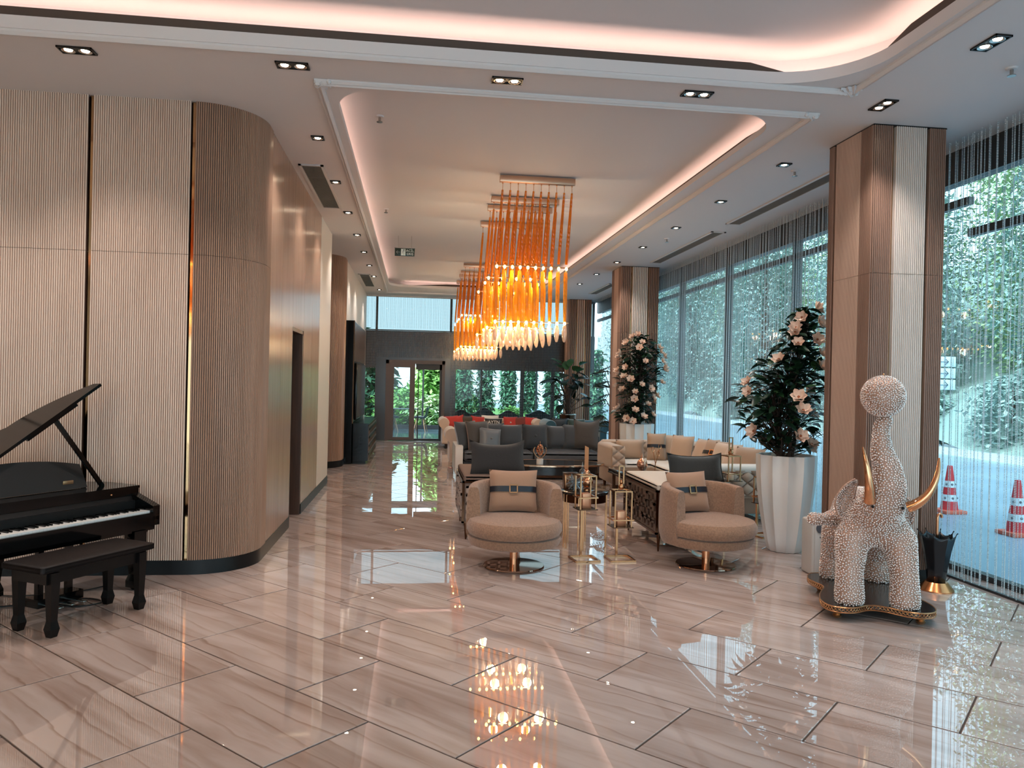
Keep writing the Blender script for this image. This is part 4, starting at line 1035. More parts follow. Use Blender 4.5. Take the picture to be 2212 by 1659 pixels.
cushion('sofa_cushion', 'smooth charcoal cushion right of the buttoned one on the charcoal sofa', place(2.53, SY - 0.02, 0.47, 0, math.radians(-14)), 0.44, 0.43, 0.22, CHAR_V, G)
cushion('sofa_cushion', 'charcoal cushion under the taupe flopping one at the right end of the sofa', place(2.80, SY - 0.10, 0.47, math.radians(-12), math.radians(-14)), 0.46, 0.46, 0.18, CHAR_V, G)
cushion('sofa_cushion', 'taupe-topped cushion standing tallest at the right end of the charcoal sofa', place(2.97, 13.30, 0.49, math.radians(-26), math.radians(-10)), 0.48, 0.50, 0.16, TAUPE_V, G, ears=0.05)

# beige buttoned corner sofa
BEIGE = mat('beige_velvet', (176, 150, 130), 0.75, bump=(120, 0.12), sheen=0.4)
BEIGE_D = mat('beige_base_velvet', (150, 120, 99), 0.8, bump=(120, 0.15), sheen=0.3)
IVORY_F = mat('ivory_seat_fabric', (216, 208, 198), 0.8, bump=(140, 0.12))
cs = thing('corner_sofa', 'beige buttoned corner sofa running along the bead-curtained window', 'sofa', (3.0, 8.95, 0))
# local: long run x 0.62..1.62, y 0..3.55 ; return run x 0..1.62, y 2.55..3.55
obj('base', rbox(0.60, 1.60, 0.02, 3.5, 0.10, 0.34, 0.03, 2), BEIGE_D, cs)
obj('base', rbox(0.02, 0.60, 2.58, 3.5, 0.10, 0.36, 0.03, 2), BEIGE_D, cs)
obj('seat_cushion', rbox(0.58, 1.36, 0.20, 2.55, 0.34, 0.46, 0.04, 3, 0.015), IVORY_F, cs)
obj('seat_cushion', rbox(0.18, 1.36, 2.50, 3.24, 0.34, 0.46, 0.04, 3, 0.015), IVORY_F, cs)
# tufted near end, with a soft roll on top
mb = tufted(lambda a, b: ((0.60 + 1.0 * a, -0.02, 0.34 + 0.30 * b), (0, -1, 0)), 5, 2, 80, 32, 0.06); obj('tufted_end', mb, BEIGE, cs, angle=2)
obj('end_roll', rbox(0.58, 1.62, -0.06, 0.20, 0.60, 0.70, 0.045, 4), IVORY_F, cs)
obj('end_core', MB().box(0.61, 1.6, -0.01, 0.18, 0.3, 0.62), BEIGE, cs, smooth=False)
# backs along the window and across the far end
mb = tufted(lambda a, b: ((1.36 - 0.03 * b, 0.1 + 3.4 * a, 0.42 + 0.30 * b), (-1, 0, 0)), 14, 2, 150, 30, 0.05); obj('tufted_back', mb, BEIGE, cs, angle=2)
obj('back_core', rbox(1.38, 1.62, 0.02, 3.55, 0.30, 0.74, 0.06, 3), BEIGE, cs)
mb = tufted(lambda a, b: ((0.15 + 1.2 * a, 3.24 + 0.03 * b, 0.42 + 0.30 * b), (0, -1, 0)), 6, 2, 80, 30, 0.05); obj('tufted_back', mb, BEIGE, cs, angle=2)
obj('back_core', rbox(0.02, 1.62, 3.28, 3.52, 0.30, 0.74, 0.06, 3), BEIGE, cs)
# far-left arm with buttoned front
mb = tufted(lambda a, b: ((-0.02 + 0.2 * a, 2.52, 0.40 + 0.31 * b), (0, -1, 0)), 1, 2, 24, 30, 0.045); obj('tufted_arm', mb, BEIGE, cs, angle=2)
obj('arm', rbox(-0.02, 0.19, 2.52, 3.5, 0.34, 0.71, 0.06, 4), BEIGE, cs)
for x, y in ((0.1, 2.68), (0.1, 3.4), (0.7, 0.12), (1.5, 0.12), (1.5, 3.4)): obj('foot', MB().lathe([(0.02, 0), (0.03, 0.10), (0, 0.10)], 10, x, y), BRASS_DK, cs)
G = 'beige cushions on the corner sofa'
BC = [mat('sand_cushion', (183, 155, 132), 0.8, bump=(160, 0.15), sheen=0.3), mat('light_sand_cushion', (196, 170, 148), 0.8, bump=(160, 0.15), sheen=0.3), mat('tan_cushion', (166, 136, 112), 0.8, bump=(160, 0.15), sheen=0.3)]
cushion('throw_cushion', 'wide low beige cushion beside the buttoned arm at the far end of the corner sofa', place(3.41, 11.95, 0.46, math.radians(-4), math.radians(-12)), 0.46, 0.31, 0.17, BC[2], G)
belt_cushion('tan cushion with dark belt in the far corner of the corner sofa', place(3.76, 11.72, 0.46, math.radians(-14), math.radians(-10)), 0.30, 0.44, 0.16, BC[2], False, G, name='throw_cushion')
cushion('throw_cushion', 'plain beige cushion just behind the pointed one in the corner of the corner sofa', place(4.00, 11.75, 0.46, math.radians(-30), math.radians(-12)), 0.36, 0.42, 0.16, BC[0], G)
cushion('throw_cushion', 'pointed beige cushion showing its side seam in the corner of the corner sofa', place(3.99, 11.32, 0.46, math.radians(-62), math.radians(-12), 0), 0.44, 0.44, 0.16, BC[0], G)
row = [(10.85, 0, 'first plain cushion of the window row, next to the pointed corner cushion', 0), (10.47, 1, 'belted tan cushion in the window row of the corner sofa', 2), (10.10, 0, 'plain sand cushion right of the belted one in the window row', 1), (9.75, 0, 'light cushion second from the near end of the window row', 1), (9.40, 0, 'tan cushion at the near end of the window row, by the candle stands', 2)]
for y, bl, lb, mi in row:
    M = place(4.14, y, 0.46, math.radians(-66 + rnd.uniform(-6, 6)), math.radians(-24), math.radians(rnd.uniform(-4, 4)))
    if bl: belt_cushion(lb, M, 0.46, 0.46, 0.16, BC[mi], True, G, name='throw_cushion')
    else: cushion('throw_cushion', lb, M, 0.46, 0.45, 0.17, BC[mi], G)
    # each leans on the tufted back

# rolled-arm sofas further back
def rolled_sofa(name, label, loc, rz, L, D, H, m, backpoints=None):
    t = thing(name, label, 'sofa', loc, rz)
    obj('base', rbox(0.1, L - 0.1, 0.05, D, 0.12, 0.30, 0.03, 2), m, t)
    obj('seat_cushion', rbox(0.22, L - 0.22, 0.02, D - 0.22, 0.30, 0.46, 0.05, 3, 0.02), m, t)
    mb = tufted(lambda a, b: ((0.2 + (L - 0.4) * a, D - 0.22 + 0.04 * b, 0.42 + (H - 0.5) * b), (0, -1, 0)), 7, 2, 84, 24, 0.04); obj('tufted_back', mb, m, t, angle=2)
    obj('back', rbox(0.16, L - 0.16, D - 0.20, D, 0.25, H - 0.03, 0.06, 3), m, t)
    for s in (0, 1):
        pts = [(0.06, 0.12), (0.22, 0.12), (0.22, H - 0.14)] + arc(0.10, H - 0.13, 0.13, 0.0, PI * 1.35, 14) + [(0.06, H - 0.28)]
        if s: pts = [(L - x, z) for x, z in pts][::-1]
        mb = MB(); n = len(pts); v = []
        for y, k in ((0.0, 0.94), (0.03, 1.0), (D - 0.02, 1.0)):
            cx = sum(p[0] for p in pts) / n; cz = sum(p[1] for p in pts) / n; v += [(cx + (x - cx) * k, y, cz + (z - cz) * k) for x, z in pts]
        f = [(q * n + i, q * n + (i + 1) % n, (q + 1) * n + (i + 1) % n, (q + 1) * n + i) for q in range(2) for i in range(n)]
        tr = tessellate_polygon([[Vector((x, z, 0)) for x, z in pts]])
        f += [tuple(q) for q in tr] + [tuple(2 * n + i for i in q) for q in tr]
        obj('rolled_arm', mb.add(v, f), m, t, angle=0.6)
    for x in (0.18, L - 0.18):
        for y in (0.12, D - 0.12): obj('foot', MB().lathe([(0.022, 0), (0.035, 0.07), (0.03, 0.12), (0, 0.12)], 10, x, y), mat('walnut_foot', (60, 36, 24), 0.3), t)
    return t
CREAM_V = mat('cream_velvet', (206, 180, 160), 0.7, bump=(60, 0.1), sheen=0.4)
TEAL_V = mat('teal_velvet', (34, 80, 94), 0.7, bump=(60, 0.1), sheen=0.6)
rolled_sofa('rolled_arm_sofa', 'cream rolled-arm sofa standing back to back with the charcoal sofa', (2.75, 15.55, 0), PI, 2.15, 0.95, 0.74, CREAM_V)
rolled_sofa('rolled_arm_sofa', 'cream rolled-arm sofa at the back of the hall holding red cushions', (0.60, 18.6, 0), 0, 2.5, 0.95, 0.75, CREAM_V)
rolled_sofa('teal_sofa', 'dark teal velvet sofa below the big leafy plant near the last column', (2.95, 17.2, 0), 0, 1.45, 0.9, 0.80, TEAL_V)
RED = mat('red_velvet', (176, 34, 24), 0.7, sheen=0.4, bump=(60, 0.1)); RUST = mat('rust_velvet', (112, 34, 22), 0.7, sheen=0.4); BLK_C = mat('black_satin_cushion', (20, 20, 22), 0.5); GREEN_C = mat('dark_green_velvet', (30, 52, 44), 0.7, sheen=0.4); OLIVE = mat('olive_brown_velvet', (58, 42, 30), 0.7, sheen=0.4); WHT = mat('white_cushion', (222, 214, 208), 0.7)
G = 'cushions on the cream sofa at the back'
BYC = 19.12
specs = [(0.90, -4, 'red', RED, 'red cushion against the left arm of the back cream sofa'), (1.10, -16, 'red', RED, 'tilted red cushion second from the left arm of the back cream sofa'), (1.28, 0, 'olive', OLIVE, 'olive brown cushion between red ones on the back cream sofa'), (1.52, 6, 'red', RED, 'red cushion left of the white one on the back cream sofa'),
         (1.86, 0, 'white', WHT, 'white cushion behind the black lettered one on the back cream sofa'), (2.36, 0, 'red', RED, 'red cushion with pale button right of the white one'), (2.62, -6, 'rust', RUST, 'rust cushion on the right of the back cream sofa'), (2.84, 4, 'red', RED, 'red cushion nearest the teal sofa')]
for x, ry, nm, m_, lb in specs:
    cushion('scatter_cushion', lb, place(x, BYC - 0.05 * (nm != 'white'), 0.46, 0, math.radians(-16), math.radians(ry)), 0.36 if nm != 'white' else 0.44, 0.33 if nm != 'white' else 0.36, 0.14, m_, G, button=WHT if 'pale button' in lb else None)
bcu = cushion('scatter_cushion', 'black cushion with white lettering in front of the white one', place(1.92, BYC - 0.24, 0.46, 0, math.radians(-18)), 0.44, 0.29, 0.15, BLK_C, G)
text('AYTN', 0.11, WHT, (0.0, -0.082, 0.17), (PI / 2, 0, 0), bcu)
cushion('scatter_cushion', 'black cushion at the left end of the teal sofa', place(3.36, 17.72, 0.46, 0, math.radians(-16)), 0.44, 0.38, 0.15, BLK_C, 'cushions on the teal sofa')
cushion('scatter_cushion', 'dark green piped cushion on the teal sofa', place(3.75, 17.70, 0.46, 0, math.radians(-16)), 0.42, 0.36, 0.15, GREEN_C, 'cushions on the teal sofa', piping=mat('grey_piping', (150, 150, 150), 0.5))
cushion('scatter_cushion', 'taupe cushion on the cream sofa that backs onto the charcoal sofa', place(1.05, 14.98, 0.46, PI, math.radians(-12)), 0.42, 0.38, 0.15, TAUPE_V)

# ================================================================== TELEVISION UNIT
TVB = mat('black_gloss_lacquer', (9, 9, 10), 0.14, spec=0.3)
tvu = thing('media_wall_unit', 'tall black panel with brown upper face carrying the television', 'panel', (0, 0, 0))
obj('back_panel', MB().box(LW + 0.005, -1.20, 15.1, 18.3, 0.0, 2.76), TVB, tvu, smooth=False)
obj('upper_facing', MB().box(-1.20, -1.185, 15.13, 18.27, 1.98, 2.74), DOOR_WOOD, tvu, smooth=False)
obj('edge_strip', MB().box(-1.20, -1.18, 15.10, 15.125, 0.78, 2.76), BRASS_DK, tvu, smooth=False)
tv = thing('television', 'flat black television on the tall black panel', 'television', (0, 0, 0))
obj('screen_body', rbox(-1.178, -1.13, 15.25, 17.6, 0.84, 1.95, 0.008, 2), TVB, tv)
obj('screen', MB().box(-1.131, -1.126, 15.28, 17.57, 0.87, 1.92), mat('dark_screen', (24, 34, 42), 0.08), tv, smooth=False)
tc_ = thing('media_cabinet', 'low black cabinet with patterned doors under the television', 'cabinet', (0, 0, 0))
obj('carcass', MB().box(-1.178, -0.89, 15.12, 17.9, 0.06, 0.76).box(-1.178, -0.93, 15.16, 17.86, 0.0, 0.06), TVB, tc_, smooth=False)
obj('cabinet_top', MB().box(-1.178, -0.87, 15.10, 17.92, 0.76, 0.785), TVB, tc_, smooth=False)
for i in range(4):
    a = 15.14 + 0.69 * i; d_ = obj('cabinet_door', MB().box(-0.892, -0.875, a, a + 0.68, 0.08, 0.74), DOOR_WOOD, tc_, smooth=False)
    mb = MB()
    for k in range(4):
        for q in range(4):
            y = a + 0.09 + 0.165 * k; z = 0.15 + 0.16 * q; mb.box(-0.876, -0.866, y - 0.06, y + 0.06, z + 0.02, z + 0.06).box(-0.876, -0.866, y - 0.06, y - 0.03, z - 0.06, z + 0.06)
    obj('door_relief', mb, BRASS_DK, d_, smooth=False)
# ================================================================== PLANTS
LEAF = mat('glossy_dark_leaf', (26, 52, 34), 0.32, var=(3, (18, 40, 26)))
LEAF2 = mat('mid_green_leaf', (44, 78, 44), 0.35, var=(3, (32, 60, 36)))
STEM = mat('brown_stem', (74, 54, 44), 0.8, bump=(30, 0.4))
SOIL = mat('white_pebble_top', (205, 202, 198), 0.8, bump=(40, 0.6))
POT = mat('white_fluted_planter', (236, 232, 228), 0.4)
PETAL = mat('blush_cream_petal', (238, 212, 192), 0.6, var=(8, (228, 190, 168)))
PETAL_C = mat('flower_centre', (150, 88, 56), 0.7)
def leaf_mb(L, w, fold=0.25, droop=0.25, seg=4):
    mb = MB(); v = []; f = []
    for i in range(seg + 1):
        t = i / seg; ww = w / 2 * math.sin(PI * min(1, t * 0.96 + 0.04)) ** 0.75 * (1 - 0.25 * t)
        z = -droop * L * t * t
        v += [(-ww, L * t, z + fold * ww), (0, L * t, z), (ww, L * t, z + fold * ww)]
    for i in range(seg):
        a = 3 * i; f += [(a, a + 1, a + 4, a + 3), (a + 1, a + 2, a + 5, a + 4)]
    return mb.add(v, f)
def orient(d, roll=0.0):
    """matrix whose +Y follows d"""
    d = Vector(d).normalized(); q = Vector((0, 1, 0)).rotation_difference(d)
    # keep the leaf's upper face up
    x = d.cross(Vector((0, 0, 1)))
    if x.length < 1e-3: x = Vector((1, 0, 0))
    x.normalize(); z = x.cross(d)
    return (Matrix((x, d, z)).transposed().to_4x4()) @ Matrix.Rotation(roll, 4, 'Y')
def flower_meshes():
    mb = MB()
    for k in range(6):
        a = k * PI / 3; rr = leaf_mb(0.066, 0.062, 0.7, -0.6, 4); rr.xform(Matrix.Rotation(a, 4, 'Z')); mb.add(rr.v, rr.f)
    for k in range(3):
        a = k * 2 * PI / 3 + 0.4; rr = leaf_mb(0.05, 0.048, 0.7, -1.2, 4); rr.xform(Matrix.Rotation(a, 4, 'Z') @ Matrix.Translation((0, 0, 0.006))); mb.add(rr.v, rr.f)
    p = mb.mesh('flower'); p.materials.append(PETAL)
    c = MB().ball((0, 0, 0.012), 0.011, 8, 6).mesh('flower_centre'); c.materials.append(PETAL_C)
    return p, c
FL, FC = flower_meshes()
def planter(label, loc, rt_, rb, h):
    t = thing('planter', label, 'planter', loc, 0.13)
    n = 12
    mod = lambda a, z: 1 - 0.10 * abs(math.sin(n * a / 2)) ** 0.9
    prof = [(rb * 0.9, 0.0), (rb, 0.01)] + [(rb + (rt_ - rb) * math.sin(PI / 2 * (k / 10)) ** 0.9, 0.01 + (h - 0.02) * k / 10) for k in range(1, 11)] + [(rt_ + 0.002, h), (rt_ - 0.022, h), (rt_ - 0.03, h - 0.06)]
    obj('shell', MB().lathe([(0, 0)] + prof, 96, mod=mod), POT, t, angle=0.9)
    obj('soil', MB().lathe([(0, h - 0.03), (rt_ * 0.9, h - 0.04)], 24), SOIL, t)
    return t
def crown_plant(name, label, loc, zs, n_leaf, n_flower, L, w, seed, stems, hole=None, extent=None, n_parts=300, m1=LEAF, m2=LEAF2, cat='plant', fl_scale=1.0):
    """zs: list of (z, dx, dy, radius) describing the crown outline"""
    r = random.Random(seed); t = thing(name, label, cat, loc)
    mb = MB()
    for pts, rr in stems: mb.tube(pts, rr, 7)
    obj('stems', mb, STEM, t)
    def axis(z):
        for a, b in zip(zs, zs[1:]):
            if a[0] <= z <= b[0]:
                k = (z - a[0]) / (b[0] - a[0]); return [a[i] + (b[i] - a[i]) * k for i in range(1, 4)]
        return list(zs[-1][1:])
    lm = [leaf_mb(L * s, w * s, f_, d_).mesh('leaf') for s, f_, d_ in ((1, 0.3, 0.3), (0.85, 0.2, 0.15), (1.1, 0.35, 0.45))]
    for k, q in enumerate(lm): q.materials.append(m2 if k == 1 else m1)
    rest = MB(); rest_src = [leaf_mb(L * s, w * s, f_, d_, 3) for s, f_, d_ in ((1, 0.3, 0.3), (0.85, 0.2, 0.15))]
    z0, z1 = zs[0][0], zs[-1][0]; tw = MB()
    for i in range(n_leaf):
        while True:
            z = r.uniform(z0, z1); dx, dy, R = axis(z)
            if r.random() < R / max(q[3] for q in zs) + 0.15: break
        a = r.uniform(0, 2 * PI); shell = i < n_parts; q = (0.72 + 0.28 * r.random()) if shell else r.uniform(0.15, 0.8)
        p = Vector((dx + R * q * math.cos(a), dy + R * q * math.sin(a), z))
        if hole and hole(p + Vector(loc)): continue
        d = Vector((math.cos(a + r.uniform(-0.7, 0.7)), math.sin(a + r.uniform(-0.7, 0.7)), r.uniform(-0.35, 0.75)))
        M = Matrix.Translation(p - d.normalized() * L * 0.5) @ orient(d, r.uniform(-0.5, 0.5))
        if shell:
            o = obj('leaf', lm[r.randrange(3)], None, t); o.matrix_local = M @ Matrix.Scale(r.uniform(0.8, 1.15), 4)
        else:
            s = rest_src[r.randrange(2)]; rest.add([M @ Vector(v) for v in s.v], s.f)
        if r.random() < 0.3: tw.tube([(dx, dy, max(z0 - 0.1, z - 0.25)), tuple(p - d.normalized() * L * 0.45)], 0.004, 4, caps=False)
    if rest.v: stuff(obj('inner_leaves', rest, m1, t))
    obj('twigs', tw, STEM, t)
    for i in range(n_flower):
        z = z0 + (z1 - z0) * (i + r.random()) / n_flower; dx, dy, R = axis(z); a = -PI / 2 + r.uniform(-1.5, 1.5) if i % 5 else r.uniform(0, 2 * PI)
        p = Vector((dx + R * 1.0 * math.cos(a), dy + R * 1.0 * math.sin(a), z))
        if hole and hole(p + Vector(loc)): continue
        d = Vector((math.cos(a) + r.uniform(-0.4, 0.4), math.sin(a) + r.uniform(-0.3, 0.3), r.uniform(0.2, 1.0)))
        o = obj('flower', FL, None, t); o.rotation_mode = 'QUATERNION'; o.rotation_quaternion = Vector((0, 0, 1)).rotation_difference(d.normalized()); o.location = p
        s = r.uniform(0.85, 1.15) * fl_scale; o.scale = (s, s, s)
        obj('flower_centre', FC, None, o)
    return t
planter('tall white fluted planter standing left of the near column', (3.745, 7.43, 0), 0.295, 0.17, 0.972)
crown_plant('magnolia_tree', 'artificial magnolia with cream flowers in the planter by the near column', (3.745, 7.43, 0.0),
    [(1.02, -0.02, 0, 0.26), (1.25, -0.06, 0, 0.42), (1.5, -0.10, 0, 0.50), (1.68, -0.08, 0, 0.42), (1.85, 0.0, 0, 0.36), (2.1, 0.10, 0, 0.24), (2.35, 0.16, 0, 0.18), (2.47, 0.17, 0, 0.10)], 1000, 24, 0.15, 0.078, 5,
    [([(-0.08, 0, 0.93), (-0.07, 0, 1.2), (-0.14, 0.02, 1.5), (-0.1, 0, 1.8)], [0.028, 0.024, 0.018, 0.01]), ([(0.06, 0.02, 0.93), (0.12, 0.03, 1.25), (0.06, 0, 1.6), (0.14, 0, 2.3)], [0.024, 0.02, 0.016, 0.008]), ([(0.0, -0.05, 0.93), (0.02, -0.06, 1.3), (-0.25, -0.05, 1.6)], [0.02, 0.015, 0.008])],
    hole=lambda p: (p.x > 3.66 and p.y < 6.95) or p.x > 4.66, fl_scale=1.1)
planter('white fluted planter before the middle column, beyond the corner sofa', (4.05, 13.82, 0), 0.32, 0.19, 0.935)
crown_plant('magnolia_tree', 'tall magnolia thick with pale flowers in front of the middle column', (4.05, 13.82, 0.0),
    [(0.98, -0.12, -0.05, 0.34), (1.12, -0.10, -0.05, 0.40), (1.3, -0.02, -0.05, 0.28), (1.6, 0.0, -0.05, 0.40), (1.9, 0.02, -0.05, 0.48), (2.2, 0.03, -0.05, 0.42), (2.4, 0.05, -0.05, 0.32), (2.56, 0.0, -0.05, 0.14)], 950, 38, 0.15, 0.072, 9,
    [([(0, 0, 0.9), (0.02, 0, 1.5), (0, 0, 2.3)], [0.03, 0.022, 0.01]), ([(0.06, 0.02, 0.9), (0.1, 0.03, 1.3), (0.14, 0, 1.9)], [0.022, 0.016, 0.008]), ([(-0.06, -0.02, 0.9), (-0.12, -0.03, 1.3), (-0.14, 0, 1.9)], [0.022, 0.016, 0.008])],
    hole=lambda p: p.y > 14.28 or p.x > 4.64, n_parts=300, fl_scale=1.08)
# large-leaved plant on a stand at the back
BIGL = mat('big_dark_leaf', (20, 36, 26), 0.3); BIGL2 = mat('fresh_big_leaf', (52, 92, 52), 0.35)
def big_leaf_plant(name, label, loc, leaves, m1, m2, heart=True, holes=False):
    t = thing(name, label, 'plant', loc)
    mbs = MB()
    for (dx, dy, z, dirx, diry, L, w, up) in leaves:
        tip = Vector((dx, dy, z)); mbs.tube([(0, 0, 0.0), (dx * 0.3, dy * 0.3, z * 0.55), tuple(tip)], 0.008, 5, caps=False)
        d = Vector((dirx, diry, up))
        if not holes: mb = leaf_mb(L, w, 0.2, 0.35, 6)
        else:
            mb = MB(); n = 7     # split leaf: lobes off a midrib
            for k in range(n):
                for s in (-1, 1):
                    tt = (k + 0.5) / n; ll = w / 2 * math.sin(PI * (0.12 + tt * 0.85)) ** 0.6; a = math.radians(35 + 25 * tt); y0 = L * k / n
                    h = L / n * 0.66
                    mb.add([(0, y0, 0), (s * ll * math.cos(a) * 0.6, y0 + ll * math.sin(a) * 0.5, 0.02), (s * ll, y0 + ll * math.tan(a) * 0.62, -0.03), (s * ll * 0.95, y0 + h + ll * math.tan(a) * 0.45, -0.02), (0, y0 + h * 1.3, 0)], [(0, 1, 2, 3, 4)])
        mb.xform(Matrix.Translation(tip) @ orient(d, rnd.uniform(-0.4, 0.4)))
        obj('leaf', mb, m2 if up > 0.5 else m1, t)
    obj('stems', mbs, STEM, t)
    return t
rr = random.Random(4); LV = []
for i in range(46):
    a = rr.uniform(0, 2 * PI); z = rr.uniform(0.25, 1.35); R = 0.36 * (1 - 0.25 * abs(z - 0.7)); LV.append((R * math.cos(a) * rr.uniform(0.5, 1.2), R * math.sin(a) * rr.uniform(0.4, 1), z, math.cos(a), math.sin(a) * 0.8 - 0.3, rr.uniform(0.26, 0.36), rr.uniform(0.2, 0.28), 0.8 if z > 1.12 else rr.uniform(-0.4, 0.4)))
st = thing('plant_stand', 'bronze-legged stand carrying the big leafy plant before the last column', 'plant stand', (3.82, 19.2, 0))
obj('pot', MB().lathe([(0, 0.45), (0.16, 0.45), (0.21, 0.86), (0.19, 0.87), (0.18, 0.8), (0, 0.8)], 24), BRASS_DK, st)
obj('ring', MB().tube([(0.215 * math.cos(2 * PI * i / 24), 0.215 * math.sin(2 * PI * i / 24), 0.86) for i in range(24)], 0.012, 6, True), mat('pale_metal_ring', (210, 200, 190), 0.2, 1.0), st)
for a in (30, 150, 270): obj('leg', MB().bar((0.2 * math.cos(math.radians(a)), 0.2 * math.sin(math.radians(a)), 0.0), (0.19 * math.cos(math.radians(a)), 0.19 * math.sin(math.radians(a)), 0.6), 0.022), BRASS_DK, st, smooth=False)
big_leaf_plant('leafy_plant', 'big dark broad-leaved plant with lighter top leaves before the last column', (3.82, 19.2, 0.8), LV, BIGL, BIGL2)
LV = []
for i in range(13):
    z = 0.15 + 0.12 * i; a = PI + rr.uniform(-0.8, 0.8); LV.append((-0.18 - 0.2 * rr.random(), rr.uniform(-0.2, 0.2), z, math.cos(a), math.sin(a) - 0.35, rr.uniform(0.3, 0.4), rr.uniform(0.28, 0.36), rr.uniform(-0.5, 0.3)))
pp = thing('plant_pot', 'dark pot of the split-leaf plant behind the middle column', 'pot', (4.42, 16.3, 0)); obj('shell', MB().lathe([(0, 0), (0.16, 0), (0.22, 0.5), (0.2, 0.51), (0.19, 0.45), (0, 0.45)], 24), BLACK, pp)
big_leaf_plant('split_leaf_plant', 'split-leaf plant silhouetted at the bead curtain behind the middle column', (4.42, 16.3, 0.45), LV, BIGL, BIGL, holes=True)

# ================================================================== CHANDELIERS
AMBER = amber_mat('amber_glass_rod', (255, 214, 120), 0.30, 0.05, (250, 184, 50))
AMBER_D = amber_mat('deep_amber_glass_rod', (255, 198, 88), 0.28, 0.05, (234, 146, 26))
CLEAR = amber_mat('ribbed_clear_drop', (255, 240, 225), 0.35, 0.22, (255, 226, 200))
BULB = emit_mat('warm_bulb', (255, 190, 95), 9.0)
ROSE_GOLD = mat('rose_gold_canopy', (206, 166, 138), 0.3, 0.8)
def chandelier(label, y_list, x0, x1, ztop, dx):
    t = thing('chandelier', label, 'chandelier', (0, 0, 0), 0, 'amber rod chandeliers')
    def rod(L, r0, r1, sides=6, twist=1.6):
        mb = MB(); n = 7; v = []
        for i in range(n + 1):
            z = -L * i / n; r = (r0 + (r1 - r0) * i / n) * (0.75 if i in (0, n) else 1)
            for k in range(sides):
                a = 2 * PI * k / sides + twist * i / n; v.append((r * math.cos(a), r * math.sin(a), z))
        f = [(i * sides + k, i * sides + (k + 1) % sides, (i + 1) * sides + (k + 1) % sides, (i + 1) * sides + k) for i in range(n) for k in range(sides)]
        f += [tuple(range(sides)), tuple(n * sides + k for k in range(sides))]
        return mb.add(v, f)
    up_me = rod(0.84, 0.015, 0.021).mesh('upper_rod', True, 0.4); up_me.materials.append(AMBER_D)
    lo_me = rod(0.60, 0.028, 0.019).mesh('lower_rod', True, 0.4); lo_me.materials.append(AMBER)
    dr_me = MB().lathe([(0.006, 0.0), (0.022, -0.02), (0.032, -0.07), (0.034, -0.11), (0.026, -0.17), (0.014, -0.205), (0.0, -0.21)], 10, mod=lambda a, z: 1 - 0.12 * math.cos(5 * a) ** 2).mesh('glass_drop', True, 0.5); dr_me.materials.append(CLEAR)
    bu_me = MB().ball((0, 0, 0), 0.017, 8, 6, 1.3).mesh('bulb'); bu_me.materials.append(BULB)
    n = 10
    for r_, y in enumerate(y_list):
        obj('canopy_bar', rbox(x0 - 0.02, x1 + 0.02, y - 0.035, y + 0.035, ztop, ztop + 0.075, 0.006, 2), ROSE_GOLD, t)
        wires = MB(); fr = MB()
        for z in (3.0, 2.352): fr.box(x0 + dx * 0.9 - 0.02, x1 + dx * 0.9 + 0.02, y - 0.012, y + 0.012, z - 0.006, z + 0.006)
        obj('bulb_rail', fr, BRASS, t, smooth=False)
        for i in range(n):
            x = x0 + 0.015 + (x1 - x0 - 0.03) * i / (n - 1)
            wires.tube([(x, y, ztop), (x, y, ztop - 0.1)], 0.0035, 5, caps=False).ball((x, y, ztop - 0.012), 0.009, 6, 4)
            o = obj('upper_rod', up_me, None, t); o.location = (x, y, ztop - 0.09); o.rotation_euler = (0, math.atan2(-dx, -0.85) + PI if False else math.atan2(-dx, 0.85), rnd.uniform(0, 1))
            o.rotation_euler = Vector((0, 0, -1)).rotation_difference(Vector((dx, 0, -0.85))).to_euler()
            o = obj('lower_rod', lo_me, None, t); o.location = (x + dx, y + 0.02, 2.95)
            o = obj('glass_drop', dr_me, None, t); o.location = (x + dx * 1.1, y, 2.335)
            wires.tube([(x + dx, y, 3.0), (x + dx, y, 2.94)], 0.003, 4, caps=False)
            if i % 2 == 0 or r_ == 0: o = obj('bulb', bu_me, None, t); o.location = (x + dx, y - 0.02, 2.985)
            o = obj('bulb', bu_me, None, t); o.location = (x + dx * 1.1, y - 0.012, 2.345)
        obj('wires', wires, BRASS, t)
    for y in y_list:
        for k in (0.25, 0.75):
            for z, e in ((2.90, 2.4), (2.30, 3.0)):
                d = bpy.data.lights.new('chandelier_lamp', 'POINT'); d.energy = e; d.color = (1.0, 0.84, 0.58); d.shadow_soft_size = 0.06
                o = bpy.data.objects.new('chandelier_lamp', d); COL.objects.link(o); o.parent = t; o.location = (x0 + (x1 - x0) * k + dx, y + 0.06, z)
    return t
chandelier('nearer amber glass rod chandelier, the larger one above the oval coffee table', (8.95, 9.98, 10.49, 11.6), 0.94, 1.79, 3.97, -0.05)
chandelier('further amber glass rod chandelier, the smaller one before the glazed back wall', (15.8, 16.88, 17.43, 18.55), 0.94, 1.79, 3.97, -0.05)

# a third one hangs in the large cove behind the camera: it shows in the bronze mirror strips
_c3 = dup(next(o for o in COL.objects if o.name == 'chandelier'), loc=(-4.56, -8.7, 0.1), label='amber glass rod chandelier behind the camera, seen only in the bronze mirror strips')
